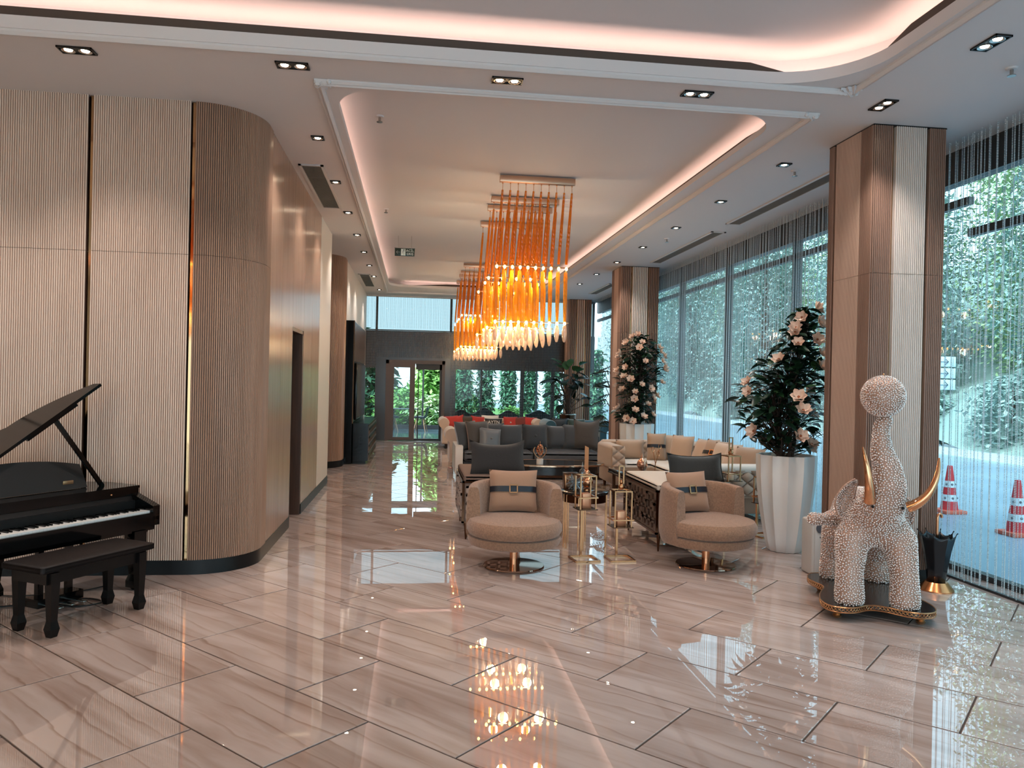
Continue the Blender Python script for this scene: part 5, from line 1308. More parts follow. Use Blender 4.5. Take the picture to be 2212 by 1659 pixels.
# ================================================================== CRYSTAL ELEPHANT AND NEIGHBOURS
GOLD_F = mat('antique_gold_filigree', (196, 146, 104), 0.28, 0.9)
NET = mat('rose_gold_net', (186, 150, 132), 0.4, 0.35, bump=(120, 0.4))
BEAD = mat('crystal_bead', (240, 216, 204), 0.14, 0.6, var=(45, (252, 246, 242)))
TUSK = mat('polished_rose_gold', (222, 160, 118), 0.10, 1.0)
PLAT_T = mat('dark_brown_gloss_top', (38, 32, 30), 0.16)
plat = thing('statue_stand', 'low dark kidney-shaped stand with gold filigree edge carrying the crystal elephant', 'stand', (0, 0, 0))
OP = [(3.291, 6.09), (3.21, 5.96), (3.20, 5.82), (3.22, 5.693), (3.12, 5.57), (3.03, 5.44), (2.975, 5.31), (2.965, 5.20), (3.01, 5.14), (3.08, 5.12), (3.15, 5.135), (3.211, 5.165), (3.26, 5.182), (3.311, 5.175), (3.365, 5.13), (3.423, 5.04), (3.47, 4.99), (3.53, 4.965), (3.607, 4.975), (3.665, 5.02), (3.71, 5.10), (3.737, 5.20), (3.745, 5.33), (3.77, 5.42), (3.84, 5.52), (3.92, 5.66), (3.94, 5.80), (3.90, 5.92), (3.80, 6.02), (3.64, 6.07), (3.477, 6.10), (3.37, 6.11)]
def smooth_loop(P, it=2):
    for _ in range(it):
        Q = []
        for i in range(len(P)):
            a, b = P[i], P[(i + 1) % len(P)]; Q += [(a[0] * .75 + b[0] * .25, a[1] * .75 + b[1] * .25), (a[0] * .25 + b[0] * .75, a[1] * .25 + b[1] * .75)]
        P = Q
    return P
OL = smooth_loop(OP[::-1] if sum(OP[i][0] * OP[(i + 1) % len(OP)][1] - OP[(i + 1) % len(OP)][0] * OP[i][1] for i in range(len(OP))) < 0 else OP, 2)
obj('top', MB().prism(OL, 0.074, 0.104), PLAT_T, plat, smooth=False)
# filigree band: two rails and a run of small arches
def outl(P, d):
    r = []
    for i in range(len(P)):
        t = (Vector(P[(i + 1) % len(P)]) - Vector(P[i - 1])).normalized(); r.append((P[i][0] + t.y * d, P[i][1] - t.x * d))
    return r
O2 = outl(OL, 0.005); fil = MB()
for z in (0.068, 0.103): fil.tube([(x, y, z) for x, y in O2], 0.0045, 5, True)
acc = 0.0
for i in range(len(O2)):
    a, b = Vector(O2[i]), Vector(O2[(i + 1) % len(O2)]); L = (b - a).length; acc += L
    while acc > 0.026:
        acc -= 0.026; t = (b - a) / L; c = b - t * acc
        fil.tube([(c.x + t.x * 0.011 * math.cos(q), c.y + t.y * 0.011 * math.cos(q), 0.088 + 0.012 * math.sin(q)) for q in (0, 0.8, 1.57, 2.34, PI)], 0.0028, 4)
        fil.tube([(c.x + t.x * (0.013 + 0.011 * math.cos(q)), c.y + t.y * (0.013 + 0.011 * math.cos(q)), 0.076 + 0.010 * math.sin(q)) for q in (0, 0.8, 1.57, 2.34, PI)], 0.0028, 4)
obj('filigree_edge', fil, GOLD_F, plat)
for x, y in ((3.06, 5.25), (3.585, 5.07), (3.32, 5.95), (3.84, 5.84)):
    obj('foot', MB().lathe([(0, 0), (0.022, 0), (0.030, 0.008), (0.034, 0.018), (0.024, 0.026), (0.036, 0.040), (0.042, 0.056), (0.030, 0.068), (0.030, 0.075), (0, 0.075)], 20, x, y), GOLD_F, plat)

ele = thing('elephant_statue', 'crystal-beaded elephant with raised trunk and rose-gold tusks by the near column', 'statue', (3.455, 5.55, 0), math.radians(-20.4))
def skin_mesh(nodes, edges, remesh):
    """one continuous body: overlapping tapered limbs fused by a voxel remesh and relaxed"""
    mb = MB()
    for (p, r) in nodes: mb.ball(p, r, 18, 12)
    for i, j in edges:
        (p, r), (q, t) = nodes[i], nodes[j]; p, q = Vector(p), Vector(q)
        mb.tube([p.lerp(q, k / 6) for k in range(7)], [r + (t - r) * k / 6 for k in range(7)], 18)
    me = weld(mb, 'tmp', 1e-5); o = bpy.data.objects.new('tmp', me); COL.objects.link(o)
    r = o.modifiers.new('rem', 'REMESH'); r.mode = 'VOXEL'; r.voxel_size = remesh
    s = o.modifiers.new('relax', 'SMOOTH'); s.factor = 0.5; s.iterations = 14
    dg = bpy.context.evaluated_depsgraph_get(); dg.update()
    out = bpy.data.meshes.new_from_object(o.evaluated_get(dg)); bpy.data.objects.remove(o); bpy.data.meshes.remove(me)
    return out
N_ = [((0, 0.05, 0.69), 0.20), ((0, 0.33, 0.67), 0.19), ((0, -0.25, 0.70), 0.195), ((0.02, -0.40, 0.83), 0.150), ((0.045, -0.46, 0.97), 0.118), ((0.04, -0.47, 1.08), 0.092), ((0.0, -0.465, 1.20), 0.074), ((-0.01, -0.46, 1.31), 0.058), ((-0.01, -0.45, 1.40), 0.046), ((0.02, -0.46, 1.43), 0.046),
      ((-0.155, -0.30, 0.56), 0.115), ((-0.18, -0.37, 0.32), 0.088), ((-0.18, -0.385, 0.14), 0.10), ((0.165, -0.30, 0.56), 0.115), ((0.188, -0.37, 0.32), 0.088), ((0.19, -0.385, 0.14), 0.10),
      ((-0.15, 0.33, 0.50), 0.115), ((-0.17, 0.38, 0.28), 0.09), ((-0.17, 0.385, 0.14), 0.10), ((0.15, 0.33, 0.50), 0.115), ((0.17, 0.38, 0.28), 0.09), ((0.17, 0.385, 0.14), 0.10),
      ((-0.20, 0.0, 0.66), 0.07), ((-0.32, -0.08, 0.645), 0.04), ((-0.395, -0.10, 0.65), 0.05)]
E_ = [(0, 1), (0, 2), (2, 3), (3, 4), (4, 5), (5, 6), (6, 7), (7, 8), (8, 9), (2, 10), (10, 11), (11, 12), (2, 13), (13, 14), (14, 15), (1, 16), (16, 17), (17, 18), (1, 19), (19, 20), (20, 21), (0, 22), (22, 23), (23, 24)]
def clamp_floor(me, z):
    for v in me.vertices:
        if v.co.z < z: v.co.z = z
body = skin_mesh(N_, E_, 0.014); body.name = 'body'; clamp_floor(body, 0.1065); body.materials.append(NET); body.shade_smooth()
obj('body', body, None, ele)
def scatter(meshes, gap, lift):
    """evenly spaced points on the surface (dart throwing on a hash grid)"""
    rg = np.random.default_rng(3); out = []
    for me in meshes:
        me.calc_loop_triangles(); co = np.array([v.co[:] for v in me.vertices]); tri = np.array([t.vertices[:] for t in me.loop_triangles]); A, B, C_ = co[tri[:, 0]], co[tri[:, 1]], co[tri[:, 2]]
        nr = np.cross(B - A, C_ - A); ar = np.linalg.norm(nr, axis=1); nr /= np.maximum(ar, 1e-12)[:, None]; n = int(ar.sum() / 2 / gap ** 2 * 7)
        k = rg.choice(len(tri), n, p=ar / ar.sum()); u, v = rg.random(n), rg.random(n); m = u + v > 1; u[m], v[m] = 1 - u[m], 1 - v[m]
        P = A[k] + (B - A)[k] * u[:, None] + (C_ - A)[k] * v[:, None]; N = nr[k]; cell = {}; g2 = gap * gap
        for p, q in zip(P.tolist(), N.tolist()):
            key = (int(p[0] // gap), int(p[1] // gap), int(p[2] // gap)); ok = True
            for dx in (-1, 0, 1):
                for dy in (-1, 0, 1):
                    for dz in (-1, 0, 1):
                        for o_ in cell.get((key[0] + dx, key[1] + dy, key[2] + dz), ()):
                            if (o_[0] - p[0]) ** 2 + (o_[1] - p[1]) ** 2 + (o_[2] - p[2]) ** 2 < g2: ok = False; break
                        if not ok: break
                    if not ok: break
                if not ok: break
            if ok: cell.setdefault(key, []).append(p); out.append((p[0] + q[0] * lift, p[1] + q[1] * lift, p[2] + q[2] * lift))
    return np.array(out)
def bead_shell(src_list, r, parent, name='crystal_beads'):
    """one small faceted bead on every knot of the net"""
    ico = bmesh.new(); bmesh.ops.create_icosphere(ico, subdivisions=1, radius=r); iv = np.array([v.co[:] for v in ico.verts]); ifc = np.array([[q.index for q in f.verts] for f in ico.faces]); ico.free()
    pts = scatter(src_list, r * 1.85, r * 0.5)
    V = (pts[:, None, :] + iv[None]).reshape(-1, 3); Fc = (ifc[None] + (np.arange(len(pts)) * len(iv))[:, None, None]).reshape(-1, 3)
    me = bpy.data.meshes.new(name); me.vertices.add(len(V)); me.vertices.foreach_set('co', V.ravel())
    me.loops.add(Fc.size); me.loops.foreach_set('vertex_index', Fc.ravel().astype(np.int32)); me.polygons.add(len(Fc)); me.polygons.foreach_set('loop_start', np.arange(0, Fc.size, 3, dtype=np.int32))
    me.update(calc_edges=True); me.validate(); me.materials.append(BEAD)
    o = bpy.data.objects.new(name, me); COL.objects.link(o); o.parent = parent; stuff(o); return o
bead_shell([body], 0.0074, ele)
def ear(P, w, name):
    a, b, c = [Vector(p) for p in P]
    mb = MB()
    def fn(u, v):
        p = a.lerp(b, u) * (1 - u) + b.lerp(c, u) * u; side = (c - a).cross(Vector((0, 1, 0.0))).normalized()
        ww = w * math.sin(PI * min(1, 0.12 + 0.88 * u)) ** 0.7
        return tuple(p + side * ww * (v - 0.5) + Vector((0, 0.03 * math.sin(PI * v) - 0.015, 0)))
    mb.grid(fn, 18, 10); me = mb.mesh(name); me.materials.append(NET)
    o = obj(name, me, None, ele); bead_shell([me], 0.0062, o); sm = o.modifiers.new('thick', 'SOLIDIFY'); sm.thickness = 0.012
ear([(-0.21, -0.26, 0.70), (-0.235, -0.26, 0.84), (-0.135, -0.28, 0.985)], 0.115, 'ear')
ear([(0.14, -0.30, 0.86), (0.235, -0.28, 0.84), (0.245, -0.26, 0.68)], 0.11, 'ear')
def tusk(pts, name='tusk'):
    P = [Vector(p) for p in pts]; out = []; R = []
    for k in range(17):
        t = k / 16; p = (1 - t) ** 2 * P[0] + 2 * t * (1 - t) * P[1] + t * t * P[2]; out.append(p); R.append(0.034 * (1 - t) ** 0.75 + 0.006)
    obj(name, MB().tube(out, R, 14), TUSK, ele)
tusk([(-0.085, -0.52, 0.86), (-0.10, -0.60, 1.03), (-0.145, -0.55, 1.245)])
tusk([(0.165, -0.52, 0.835), (0.33, -0.60, 0.92), (0.345, -0.55, 1.19)])
for x in (-0.07, 0.125): obj('eye', MB().ball((x, -0.545, 0.83), 0.011, 8, 6), BLACK, ele)
bl = thing('crystal_ball', 'beaded crystal ball balanced on the raised trunk of the elephant', 'ball', (0, 0, 0)); bl.location = ele.matrix_world @ Vector((0, 0, 0))
bc = Matrix.Rotation(math.radians(-20.4), 3, 'Z') @ Vector((0.0, -0.455, 0)); bl.location = (3.455 + bc.x, 5.55 + bc.y, 1.605)
bme = MB().grid(lambda a, b: (0.142 * math.sin(b * PI) * math.cos(2 * PI * a), 0.142 * math.sin(b * PI) * math.sin(2 * PI * a), -0.142 * math.cos(b * PI)), 40, 22, True).mesh('globe'); bme.materials.append(NET)
obj('globe', bme, None, bl); bead_shell([bme], 0.0066, bl)
obj('top_knob', MB().ball((0, 0, 0.155), 0.008, 8, 6), GOLD_F, bl)

# umbrella stand shaped like an upturned umbrella
us = thing('umbrella_stand', 'black umbrella stand shaped like an upturned umbrella on a copper foot', 'umbrella stand', (4.325, 5.93, 0))
obj('foot', MB().lathe([(0, 0), (0.135, 0), (0.135, 0.008), (0.085, 0.072), (0, 0.072)], 40), mat('brushed_copper', (216, 142, 92), 0.22, 1.0), us, angle=0.4)
SC8 = lambda a: 0.5 - 0.5 * math.cos(8 * a)
mb = MB(); nA = 96
prof = [(0.068, 0.07), (0.078, 0.18), (0.098, 0.33), (0.118, 0.43), (0.122, 0.46)]
v = []
for i in range(nA):
    a = 2 * PI * i / nA; dip = abs(math.sin(4 * a)) ** 0.7
    for k, (r, z) in enumerate(prof): v.append(((r + 0.02 * (k / 4) * (1 - dip)) * math.cos(a), (r + 0.02 * (k / 4) * (1 - dip)) * math.sin(a), z if k < 3 else z + (0.010 * (1 - dip) - 0.020 * dip) * (k - 2) / 2))
f = [(i * 5 + k, ((i + 1) % nA) * 5 + k, ((i + 1) % nA) * 5 + k + 1, i * 5 + k + 1) for i in range(nA) for k in range(4)]
o = obj('canopy_body', mb.add(v, f), mat('blue_black_metal', (12, 18, 24), 0.25), us); sm = o.modifiers.new('thick', 'SOLIDIFY'); sm.thickness = 0.004
mb = MB()
for k in range(8):
    a = 2 * PI * k / 8; mb.tube([(0.138 * math.cos(a), 0.138 * math.sin(a), 0.468), (0.146 * math.cos(a), 0.146 * math.sin(a), 0.482)], 0.004, 5).ball((0.149 * math.cos(a), 0.147 * math.sin(a), 0.484), 0.006, 6, 4)
obj('rib_tips', mb, BLACK, us)
obj('handle', MB().tube([(0, 0, 0.08), (0, 0, 0.55), (0.0, 0.0, 0.60), (0.006, 0, 0.622), (0.02, 0, 0.632), (0.034, 0, 0.622), (0.038, 0, 0.60)], 0.012, 12), COPPER, us)

# air purifier
ap = thing('air_purifier', 'pale grey air purifier with round sensor behind the crystal elephant', 'air purifier', (3.62, 6.52, 0))
obj('housing', rbox(-0.125, 0.125, -0.10, 0.10, 0.0, 0.49, 0.02, 3), mat('pale_grey_plastic', (196, 192, 188), 0.4), ap)
obj('front_panel', rbox(-0.105, 0.118, -0.108, -0.098, 0.03, 0.475, 0.006, 2), mat('white_plastic', (208, 204, 200), 0.35), ap)
obj('sensor', MB().lathe([(0, 0.0), (0.042, 0.0), (0.044, 0.005), (0.0, 0.008)], 28).xform(Matrix.Translation((-0.055, -0.108, 0.42)) @ Matrix.Rotation(PI / 2, 4, 'X')), mat('grey_display', (92, 92, 100), 0.25), ap)
obj('button', MB().lathe([(0, 0.0), (0.008, 0.0), (0.0, 0.004)], 12).xform(Matrix.Translation((-0.055, -0.108, 0.34)) @ Matrix.Rotation(PI / 2, 4, 'X')), mat('grey_display', (92, 92, 100), 0.25), ap)

# ================================================================== CEILING FITTINGS
DL_FR = mat('black_downlight_trim', (24, 22, 20), 0.35)
DL_EM = emit_mat('downlight_lamp', (255, 226, 190), 22.0)
DL_RF = mat('chrome_reflector', (220, 214, 206), 0.12, 1.0)
SPOT_W, SPOT_N = 55.0, 26.0
def downlight(label, x, y, n, along='x', power=20.0, group='recessed downlights'):
    t = thing('downlight', label, 'downlight', (x, y, ZC - 0.001), 0 if along == 'x' else PI / 2, group)
    w = 0.058 * n; h = 0.058; b = 0.009
    mb = MB().box(-w, w, -h, -h + b, -0.012, 0.0).box(-w, w, h - b, h, -0.012, 0).box(-w, -w + b, -h, h, -0.012, 0).box(w - b, w, -h, h, -0.012, 0).box(-w, w, -h, h, -0.003, 0)
    obj('trim_frame', mb, DL_FR, t, smooth=False)
    for k in range(n):
        cx = (k - (n - 1) / 2) * 0.112
        l_ = obj('lamp', MB().lathe([(0, -0.009), (0.025, -0.009), (0.027, -0.004)], 20, cx, 0), DL_EM, t)
        obj('reflector', MB().lathe([(0.027, -0.004), (0.042, -0.012), (0.045, -0.012), (0.045, -0.003)], 20, cx, 0), DL_RF, l_)
    d = bpy.data.lights.new('downlight_beam', 'SPOT'); d.energy = power * n; d.color = WARM; d.spot_size = math.radians(SPOT_W * 2); d.spot_blend = 0.8; d.shadow_soft_size = 0.05
    s = bpy.data.objects.new('downlight_beam', d); COL.objects.link(s); s.parent = t; s.location = (0, 0, -0.03)
ORD = ['first', 'second', 'third', 'fourth', 'fifth', 'sixth', 'seventh', 'eighth']
for k, x in enumerate((-2.395, -0.93, 0.628, 2.10)): downlight('twin downlight between the two ceiling coves, %s from the piano side' % ORD[k], x, 5.74, 2)
downlight('twin downlight in front of the near column, at the corner of the row', 3.61, 5.70, 2, 'y'); downlight('twin downlight nearest the camera on the window side of the large cove', 3.62, 4.56, 2, 'y')
for k in range(4): downlight('added fill twin downlight behind the camera on the window side, %s' % ORD[k], 3.62, 2.6 - 1.9 * k, 2, 'y')  # unseen lamps added as fill light for the hall
for k in range(3): downlight('added fill twin downlight out of view on the piano side, %s past the edge of the photograph' % ORD[k], -3.9 - 1.5 * k, 5.74, 2)  # row carried on out of view as added fill light
for k in range(8): downlight('single downlight on the reeded-wall side, %s of its row counted from the near end' % ORD[k], -0.96, 7.43 + 1.63 * k + (0.9 if k == 7 else 0), 1, power=SPOT_N)
for k in range(7): downlight('single downlight on the window side, %s of its row counted from the near column' % ORD[k], 3.635, 7.40 + 1.63 * k, 1, power=SPOT_N * 1.3)
VENT = mat('vent_aluminium', (206, 200, 196), 0.4); VENT_D = mat('vent_dark', (50, 50, 50), 0.6); SLAT = mat('vent_slat_grey', (120, 118, 114), 0.4)
def vent(label, x0, x1, y0, y1, n, pale, grp='ceiling air vents'):
    t = thing('air_vent', label, 'vent', ((x0 + x1) / 2, (y0 + y1) / 2, ZC), group=grp); w, h = (x1 - x0) / 2, (y1 - y0) / 2; b = 0.03
    obj('back', MB().box(-w + b, w - b, -h + b, h - b, -0.003, -0.0005), VENT_D, t, smooth=False)
    obj('frame', MB().box(-w, w, -h, -h + b, -0.014, 0).box(-w, w, h - b, h, -0.014, 0).box(-w, -w + b, -h, h, -0.014, 0).box(w - b, w, -h, h, -0.014, 0), VENT, t, smooth=False)
    mb = MB()
    for i in range(n):
        y = -w + b + (2 * w - 2 * b) * (i + 0.5) / n; mb.box(y - 0.0022, y + 0.0022, -h + b, h - b, -0.012, -0.003)
    for k in range(1, 4): mb.box(-w + b, w - b, -h + 2 * h * k / 4 - 0.003, -h + 2 * h * k / 4 + 0.003, -0.010, -0.003)
    stuff(obj('slats', mb, pale, t, smooth=False))
vent('square-framed air vent with dark slats over the reeded wall, nearer one', -1.28, -1.02, 8.38, 10.45, 14, SLAT)
vent('square-framed air vent near the television unit', -1.28, -1.02, 16.9, 19.1, 14, SLAT)
vent('long slot air vent beside the near column on the window side', 4.20, 4.42, 7.0, 10.25, 8, SLAT)
vent('long slot air vent in the middle of the window side', 4.22, 4.44, 10.8, 13.8, 8, SLAT)
vent('long slot air vent furthest along the window side, before the last column', 4.25, 4.47, 16.9, 19.0, 8, SLAT)
CHR = mat('sprinkler_chrome', (176, 170, 164), 0.25, 1.0)
def sprinkler(label, x, y, z):
    t = thing('sprinkler', label, 'sprinkler', (x, y, z), group='ceiling sprinklers')
    obj('rosette', MB().lathe([(0, 0), (0.04, 0), (0.035, -0.012), (0, -0.014)], 18), PAINT, t); obj('head', MB().lathe([(0.012, -0.012), (0.012, -0.045), (0.004, -0.05), (0.028, -0.052), (0.028, -0.057), (0, -0.058)], 14), CHR, t)
sprinkler('sprinkler head at the near left corner of the far cove', -0.38, 7.2, 4.06)
sprinkler('sprinkler head midway along the left of the far cove', -0.47, 11.1, 4.06)
sprinkler('sprinkler head by the near column on the window side', 3.85, 7.6, ZC)
sprinkler('sprinkler head on the window side above the corner sofa', 3.78, 11.5, ZC)
sprinkler('sprinkler head at the photograph edge on the window side', 4.05, 4.9, ZC)
# emergency exit sign
ex = thing('exit_sign', 'dark green hanging exit sign with arrow and running figure', 'sign', (-0.23, 13.1, 3.78))
SG = mat('exit_sign_green', (16, 46, 38), 0.3); SW = mat('exit_sign_white', (225, 235, 230), 0.4)
obj('plate', rbox(-0.165, 0.165, -0.008, 0.008, -0.065, 0.065, 0.004, 2), SG, ex)
obj('frame', MB().box(-0.17, 0.17, -0.012, 0.012, 0.065, 0.075), CHR, ex, smooth=False)
for x in (-0.11, 0.11): obj('hanger', MB().tube([(x, 0, 0.07), (x, 0, 0.275)], 0.003, 5), CHR, ex)
obj('figure_panel', MB().box(-0.062, 0.012, -0.0095, -0.008, -0.055, 0.055), SW, ex, smooth=False)
mb = MB().ball((-0.012, -0.0115, 0.038), 0.010, 8, 6)
for p, q in (((-0.018, 0.026), (-0.026, -0.004)), ((-0.026, -0.004), (-0.046, -0.022)), ((-0.026, -0.004), (-0.010, -0.026)), ((-0.010, -0.026), (-0.016, -0.048)), ((-0.018, 0.022), (-0.042, 0.010)), ((-0.018, 0.022), (0.002, 0.006))): mb.bar((p[0], -0.011, p[1]), (q[0], -0.011, q[1]), 0.010, 0.003)
obj('running_figure', mb, SG, ex, smooth=False)
obj('arrow', MB().bar((-0.075, -0.009, 0), (-0.135, -0.009, 0), 0.012, 0.002).bar((-0.14, -0.009, 0.0), (-0.115, -0.009, 0.024), 0.012, 0.002).bar((-0.14, -0.009, 0.0), (-0.115, -0.009, -0.024), 0.012, 0.002), SW, ex, smooth=False)
text('ACİL', 0.058, SW, (0.088, -0.0095, 0.026), (PI / 2, 0, 0), ex); text('ÇIKIŞ', 0.044, SW, (0.088, -0.0095, -0.026), (PI / 2, 0, 0), ex)
# ================================================================== OUTSIDE
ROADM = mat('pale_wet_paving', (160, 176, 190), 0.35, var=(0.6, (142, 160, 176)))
LAWN = mat('lawn_grass', (120, 160, 80), 0.9, var=(3, (96, 140, 66)), bump=(60, 0.5))
TERR = mat('terrace_wet_tile', (96, 116, 120), 0.06, var=(1.2, (78, 96, 100)))
BANK = mat('planted_bank', (140, 158, 150), 0.95, var=(1.2, (156, 172, 162)))  # greyed and lightened: haze painted into the bank colour
KERB = mat('pale_kerb', (196, 202, 206), 0.7)
struct(obj('road', MB().box(5.1, 60, -20, 60, -0.25, -0.05), ROADM, smooth=False))
struct(obj('terrace', MB().box(-6, 5.1, 21.1, 26.2, -0.2, -0.012), TERR, smooth=False))
struct(obj('lawn', MB().box(-30, 5.1, 26.2, 60, -0.3, -0.05), LAWN, smooth=False))
t = struct(obj('kerb', MB().box(14.2, 14.5, -10, 50, -0.05, 0.12), KERB, smooth=False))
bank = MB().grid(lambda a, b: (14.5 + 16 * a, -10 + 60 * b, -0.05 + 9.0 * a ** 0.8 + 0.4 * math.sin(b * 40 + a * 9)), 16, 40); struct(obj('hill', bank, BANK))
F1 = mat('feathery_light_foliage', (150, 190, 110), 1.0, spec=0.05, var=(1.5, (112, 160, 84))); F2 = mat('deep_conifer_foliage', (84, 124, 92), 1.0, spec=0.05, var=(1.5, (56, 92, 66))); F3 = mat('hedge_foliage', (116, 160, 124), 1.0, spec=0.05, var=(2, (86, 132, 98))); F4 = mat('haze_tinted_foliage', (176, 194, 186), 1.0, spec=0.05, var=(1.0, (148, 172, 166))); F5 = mat('yellow_green_foliage', (180, 200, 148), 1.0, spec=0.05, var=(1.0, (156, 182, 146)))  # bank tree tones are lightened to paint in haze
F6 = mat('grey_green_foliage', (156, 180, 170), 1.0, spec=0.05, var=(1.0, (132, 158, 150)))  # haze painted into this foliage colour too
BARK = mat('tree_bark', (70, 58, 48), 0.9, bump=(12, 0.5))
def foliage(n, fn, s, seed, droop=0.3, aspect=0.42):
    r = np.random.default_rng(seed); P = np.array([fn(r) for _ in range(n)])
    a = r.uniform(0, 2 * PI, n); el = r.uniform(-0.6, 0.5, n) - droop; L = s * r.uniform(0.7, 1.3, n)
    d = np.stack([np.cos(a) * np.cos(el), np.sin(a) * np.cos(el), np.sin(el)], 1); u = np.stack([-np.sin(a), np.cos(a), r.uniform(-0.5, 0.5, n)], 1)
    d *= L[:, None]; u *= (L * aspect)[:, None]
    V = np.stack([P, P + d * 0.5 - u * 0.5, P + d, P + d * 0.5 + u * 0.5], 1).reshape(-1, 3)
    F_ = np.arange(4 * n).reshape(-1, 4)
    me = bpy.data.meshes.new('foliage'); me.from_pydata(V.tolist(), [], F_.tolist()); me.update(); return me
def tree(label, x, y, z0, H, R, shape, n, s, m, seed, droop=0.3, group=None, aspect=0.42):
    t = thing('garden_tree', label, 'tree', (x, y, z0), group=group)
    obj('trunk', MB().tube([(0, 0, -0.3), (0.03 * R, 0, H * 0.4), (0, 0, H * 0.9)], [0.06 + 0.02 * H, 0.04 + 0.012 * H, 0.02], 7), BARK, t)
    def fn(r):
        while True:
            z = r.uniform(0.02, 1.0)
            w = (1 - z) ** 0.7 if shape == 'cone' else (math.sin(PI * (0.1 + 0.86 * z)) ** 0.5 if shape == 'round' else 1.0 - 0.3 * z ** 3)
            if r.random() < max(w, 0.12): break
        a = r.uniform(0, 2 * PI); q = r.uniform(0.45, 1.0); lump = 1 + 0.22 * math.sin(5 * a + 9 * z + seed)
        return (R * w * q * lump * math.cos(a), R * w * q * lump * math.sin(a), H * z)
    me = foliage(n, fn, s, seed, droop, aspect); me.materials.append(m); me.name = 'crown'
    stuff(obj('crown', me, None, t))
    return t
tree('dark spreading conifer seen through the closed leaf of the garden door', -2.4, 31.5, 0, 3.7, 2.4, 'cone', 5200, 0.42, F2, 1, 0.25)
tree('feathery light green conifer straight beyond the open half of the garden door', 0.95, 29.6, 0, 3.5, 1.7, 'cone', 5200, 0.34, F1, 2, 0.45)
tree('dark conifer beyond the television unit at the left of the garden', -4.6, 29.5, 0, 3.6, 2.0, 'cone', 4200, 0.36, F2, 3)
tree('low light bush behind the terrace table', -0.6, 28.8, 0, 1.3, 1.0, 'round', 1800, 0.2, F1, 4, 0.1)
tree('low feathery bush right of the open half of the garden door', 0.55, 28.2, 0, 1.1, 0.8, 'round', 1600, 0.2, F5, 5, 0.1)
for k in range(7): tree('columnar hedge conifer behind the right-hand garden windows, %s from the door side' % ORD[k], 1.7 + 0.8 * k, 27.6 + 0.3 * (k % 2), 0, 2.9 + 0.25 * (k % 3), 0.30, 'col', 2000, 0.2, F3, 20 + k, 0.5)
tree('pale shrub low behind the right-hand garden windows', 3.2, 25.3, 0, 0.8, 0.5, 'round', 1500, 0.16, F1, 33, 0.0)
BG_ = 'trees on the bank across the road'
for k in range(17):
    y = 4.5 + 3.3 * k; x = 16.0 + 1.5 * (k % 3); lb = ['hazy green tree on the bank across the road, %s from the nearest', 'tall grey-green tree on the bank, %s from the nearest', 'yellow-green bushy tree on the bank, %s from the nearest'][k % 3] % ('tenth eleventh twelfth thirteenth fourteenth fifteenth sixteenth seventeenth'.split()[k - 9] if k > 8 else (ORD + ['ninth'])[k])
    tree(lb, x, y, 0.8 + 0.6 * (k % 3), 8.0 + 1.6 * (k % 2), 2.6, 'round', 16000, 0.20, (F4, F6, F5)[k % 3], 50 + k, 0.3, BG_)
for k in range(10):
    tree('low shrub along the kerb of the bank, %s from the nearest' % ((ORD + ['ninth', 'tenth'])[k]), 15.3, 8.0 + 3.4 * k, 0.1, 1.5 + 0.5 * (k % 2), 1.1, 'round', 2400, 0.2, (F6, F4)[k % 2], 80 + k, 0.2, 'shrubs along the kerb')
# traffic cones
CW = mat('white_cone_band', (226, 232, 236), 0.5); CR = mat('red_cone_plastic', (214, 52, 58), 0.5); CD = mat('cone_dot', (120, 120, 124), 0.5)
def cone(label, x, y):
    t = thing('traffic_cone', label, 'traffic cone', (x, y, -0.05))
    obj('base', rbox(-0.16, 0.16, -0.16, 0.16, 0, 0.05, 0.01, 2), mat('orange_cone_base', (228, 104, 78), 0.55), t)
    R = lambda z: 0.115 - 0.135 * (z - 0.05)
    zs = [0.05, 0.17, 0.26, 0.36, 0.45, 0.66]
    for i in range(5): obj('band' if i % 2 else 'cone_section', MB().lathe([(R(zs[i]), zs[i]), (R(zs[i + 1]), zs[i + 1])] + ([(0, zs[i + 1])] if i == 4 else []), 20), CW if i % 2 else CR, t)
    for z in (0.215, 0.405):
        for a in (-100, -160, -40, 80): q = math.radians(a); obj('reflector', MB().ball((R(z) * math.cos(q), R(z) * math.sin(q), z), 0.016, 8, 6), CD, t)
cone('red and white traffic cone just outside the window beside the near column', 7.45, 9.98); cone('red and white traffic cone at the photograph edge on the paving', 7.15, 8.40)
# direction sign with three arrow plates
sgn = thing('direction_sign', 'white direction sign with three plates and right-pointing arrows outside the near window', 'sign', (8.85, 12.05, -0.05))
obj('post', MB().lathe([(0.025, 0), (0.025, 2.35), (0, 2.36)], 10, -0.1, 0.03), mat('sign_post', (150, 156, 160), 0.4, 0.5), sgn)
SPL = mat('sign_plate_white', (214, 230, 238), 0.5); SAR = mat('sign_arrow_dark', (44, 60, 70), 0.5)
for k in range(3):
    z = 2.2 - 0.195 * k; p = obj('plate', rbox(-0.25, 0.20, -0.01, 0.01, z - 0.085, z + 0.085, 0.004, 2), SPL, sgn)
    obj('arrow', MB().bar((-0.13, -0.012, z), (0.05, -0.012, z), 0.022, 0.003).bar((0.06, -0.012, z), (0.0, -0.012, z + 0.05), 0.022, 0.003).bar((0.06, -0.012, z), (0.0, -0.012, z - 0.05), 0.022, 0.003), SAR, p, smooth=False)
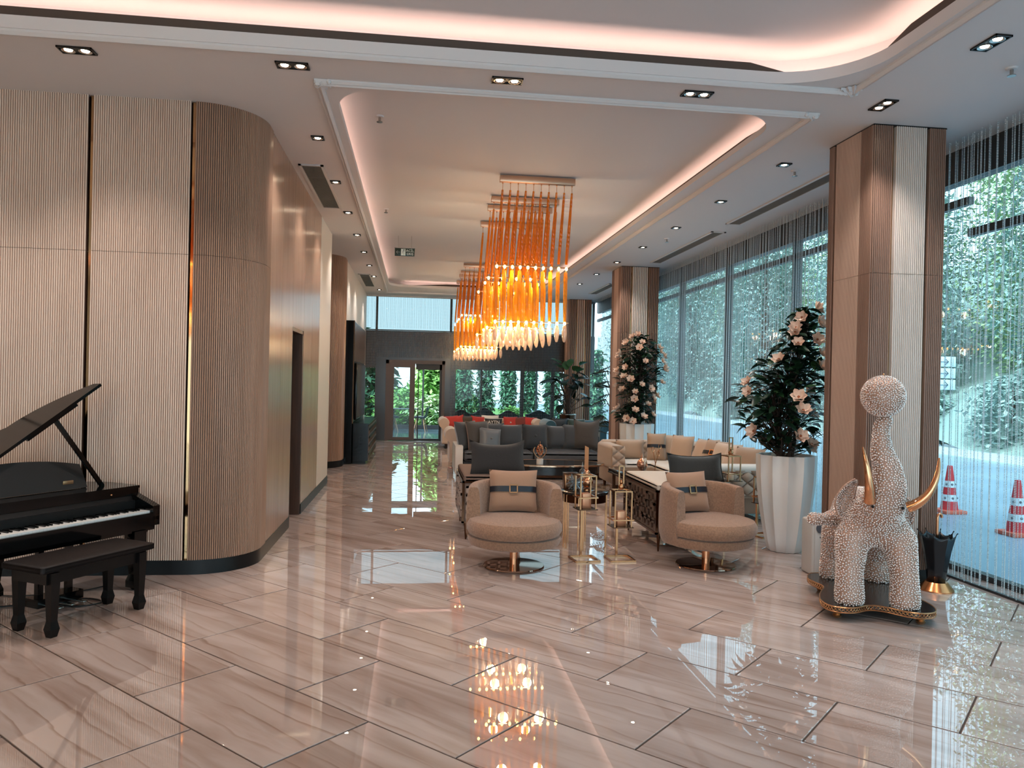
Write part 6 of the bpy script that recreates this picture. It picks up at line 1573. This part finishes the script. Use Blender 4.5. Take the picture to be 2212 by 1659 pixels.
# terrace glass front, table and chairs, scalloped sofa
w6 = sroot('window_6')
obj('bottom_rail', MB().box(-6, 5.1, 26.1, 26.2, -0.02, 0.13), FRAME_DK, w6, smooth=False); obj('top_rail', MB().box(-6, 5.1, 26.1, 26.2, 2.45, 2.65), FRAME_DK, w6, smooth=False)
for x in (-3.2, -1.3, 0.25, 2.2, 4.1): obj('mullion', MB().box(x - 0.03, x + 0.03, 26.12, 26.18, 0.1, 2.5), FRAME_DK, w6, smooth=False)
def shell_chair(label, x, y, rz, m):
    t = thing('terrace_chair', label, 'chair', (x, y, -0.012), rz, 'terrace chairs')
    mb = MB().grid(lambda a, b: ((2 * a - 1) * (0.21 + 0.03 * b), 0.22 - 0.42 * min(1, b * 1.7) - 0.07 * max(0, b * 1.7 - 1), 0.44 - 0.02 * math.sin(PI * a) + 0.42 * max(0, b - 0.5) * 1.6 + 0.03 * (2 * a - 1) ** 2), 8, 12)
    o = obj('seat_shell', mb, m, t); sm = o.modifiers.new('thick', 'SOLIDIFY'); sm.thickness = 0.02
    for sx in (-1, 1):
        for sy in (-1, 1): obj('leg', MB().tube([(sx * 0.12, sy * 0.10, 0.42), (sx * 0.21, sy * 0.19, 0.0)], [0.018, 0.011], 8), mat('pale_wood_leg', (150, 112, 84), 0.5), t)
BKS = mat('black_chair_shell', (18, 20, 22), 0.4); STR = mat('striped_chair_shell', (30, 34, 38), 0.4)
shell_chair('black terrace chair left of the terrace table, seen through the closed door leaf', -0.75, 25.0, math.radians(-80), BKS)
shell_chair('black terrace chair right of the terrace table, seen through the open half of the door', 0.18, 25.0, math.radians(80), STR)
shell_chair('black terrace chair glimpsed beside the television unit', -1.9, 24.4, math.radians(150), BKS)
tt = thing('terrace_table', 'thin black table between the terrace chairs', 'table', (-0.3, 25.2, -0.012))
obj('tabletop', rbox(-0.42, 0.42, -0.35, 0.35, 0.70, 0.72, 0.006, 2), BKS, tt)
for sx in (-1, 1):
    for sy in (-1, 1): obj('leg', MB().box(sx * 0.38 - 0.012, sx * 0.38 + 0.012, sy * 0.3 - 0.012, sy * 0.3 + 0.012, 0, 0.7), BKS, tt, smooth=False)
def scallop_sofa(label, x, y, L, H, humps):
    t = thing('scalloped_sofa', label, 'sofa', (x, y, -0.012)); OUTM = mat('dark_outdoor_fabric', (34, 36, 40), 0.7)
    top = []
    for i in range(41):
        u = i / 40; h = H
        for c, w, k in humps: h += k * math.exp(-((u - c) / w) ** 2)
        top.append((u * L, h))
    mb = MB(); n = len(top); v = [(a, q, 0.1) for q in (0, 0.14) for a, h in top] + [(a, q, h) for q in (0, 0.14) for a, h in top]
    f = []
    for i in range(n - 1): f += [(i, i + 1, 2 * n + i + 1, 2 * n + i), (n + i + 1, n + i, 3 * n + i, 3 * n + i + 1), (2 * n + i, 2 * n + i + 1, 3 * n + i + 1, 3 * n + i)]
    f += [(0, 2 * n, 3 * n, n), (n - 1, 2 * n - 1, 4 * n - 1, 3 * n - 1)]
    obj('scalloped_back', mb.add(v, f), OUTM, t, angle=0.5)
    obj('seat', rbox(0.02, L - 0.02, 0.14, 0.75, 0.08, 0.42, 0.04, 3), OUTM, t)
    for a in (0.1, L - 0.1): obj('foot', MB().lathe([(0.03, 0), (0.03, 0.1), (0, 0.1)], 10, a, 0.4), OUTM, t)
scallop_sofa('dark outdoor sofa with scalloped back standing on the terrace outside the right-hand windows', 0.95, 21.75, 2.1, 0.68, ((0.16, 0.10, 0.17), (0.47, 0.11, 0.24), (0.80, 0.10, 0.17)))
scallop_sofa('small dark outdoor armchair outside the last garden window', 3.15, 21.9, 0.75, 0.72, ((0.5, 0.3, 0.14),))
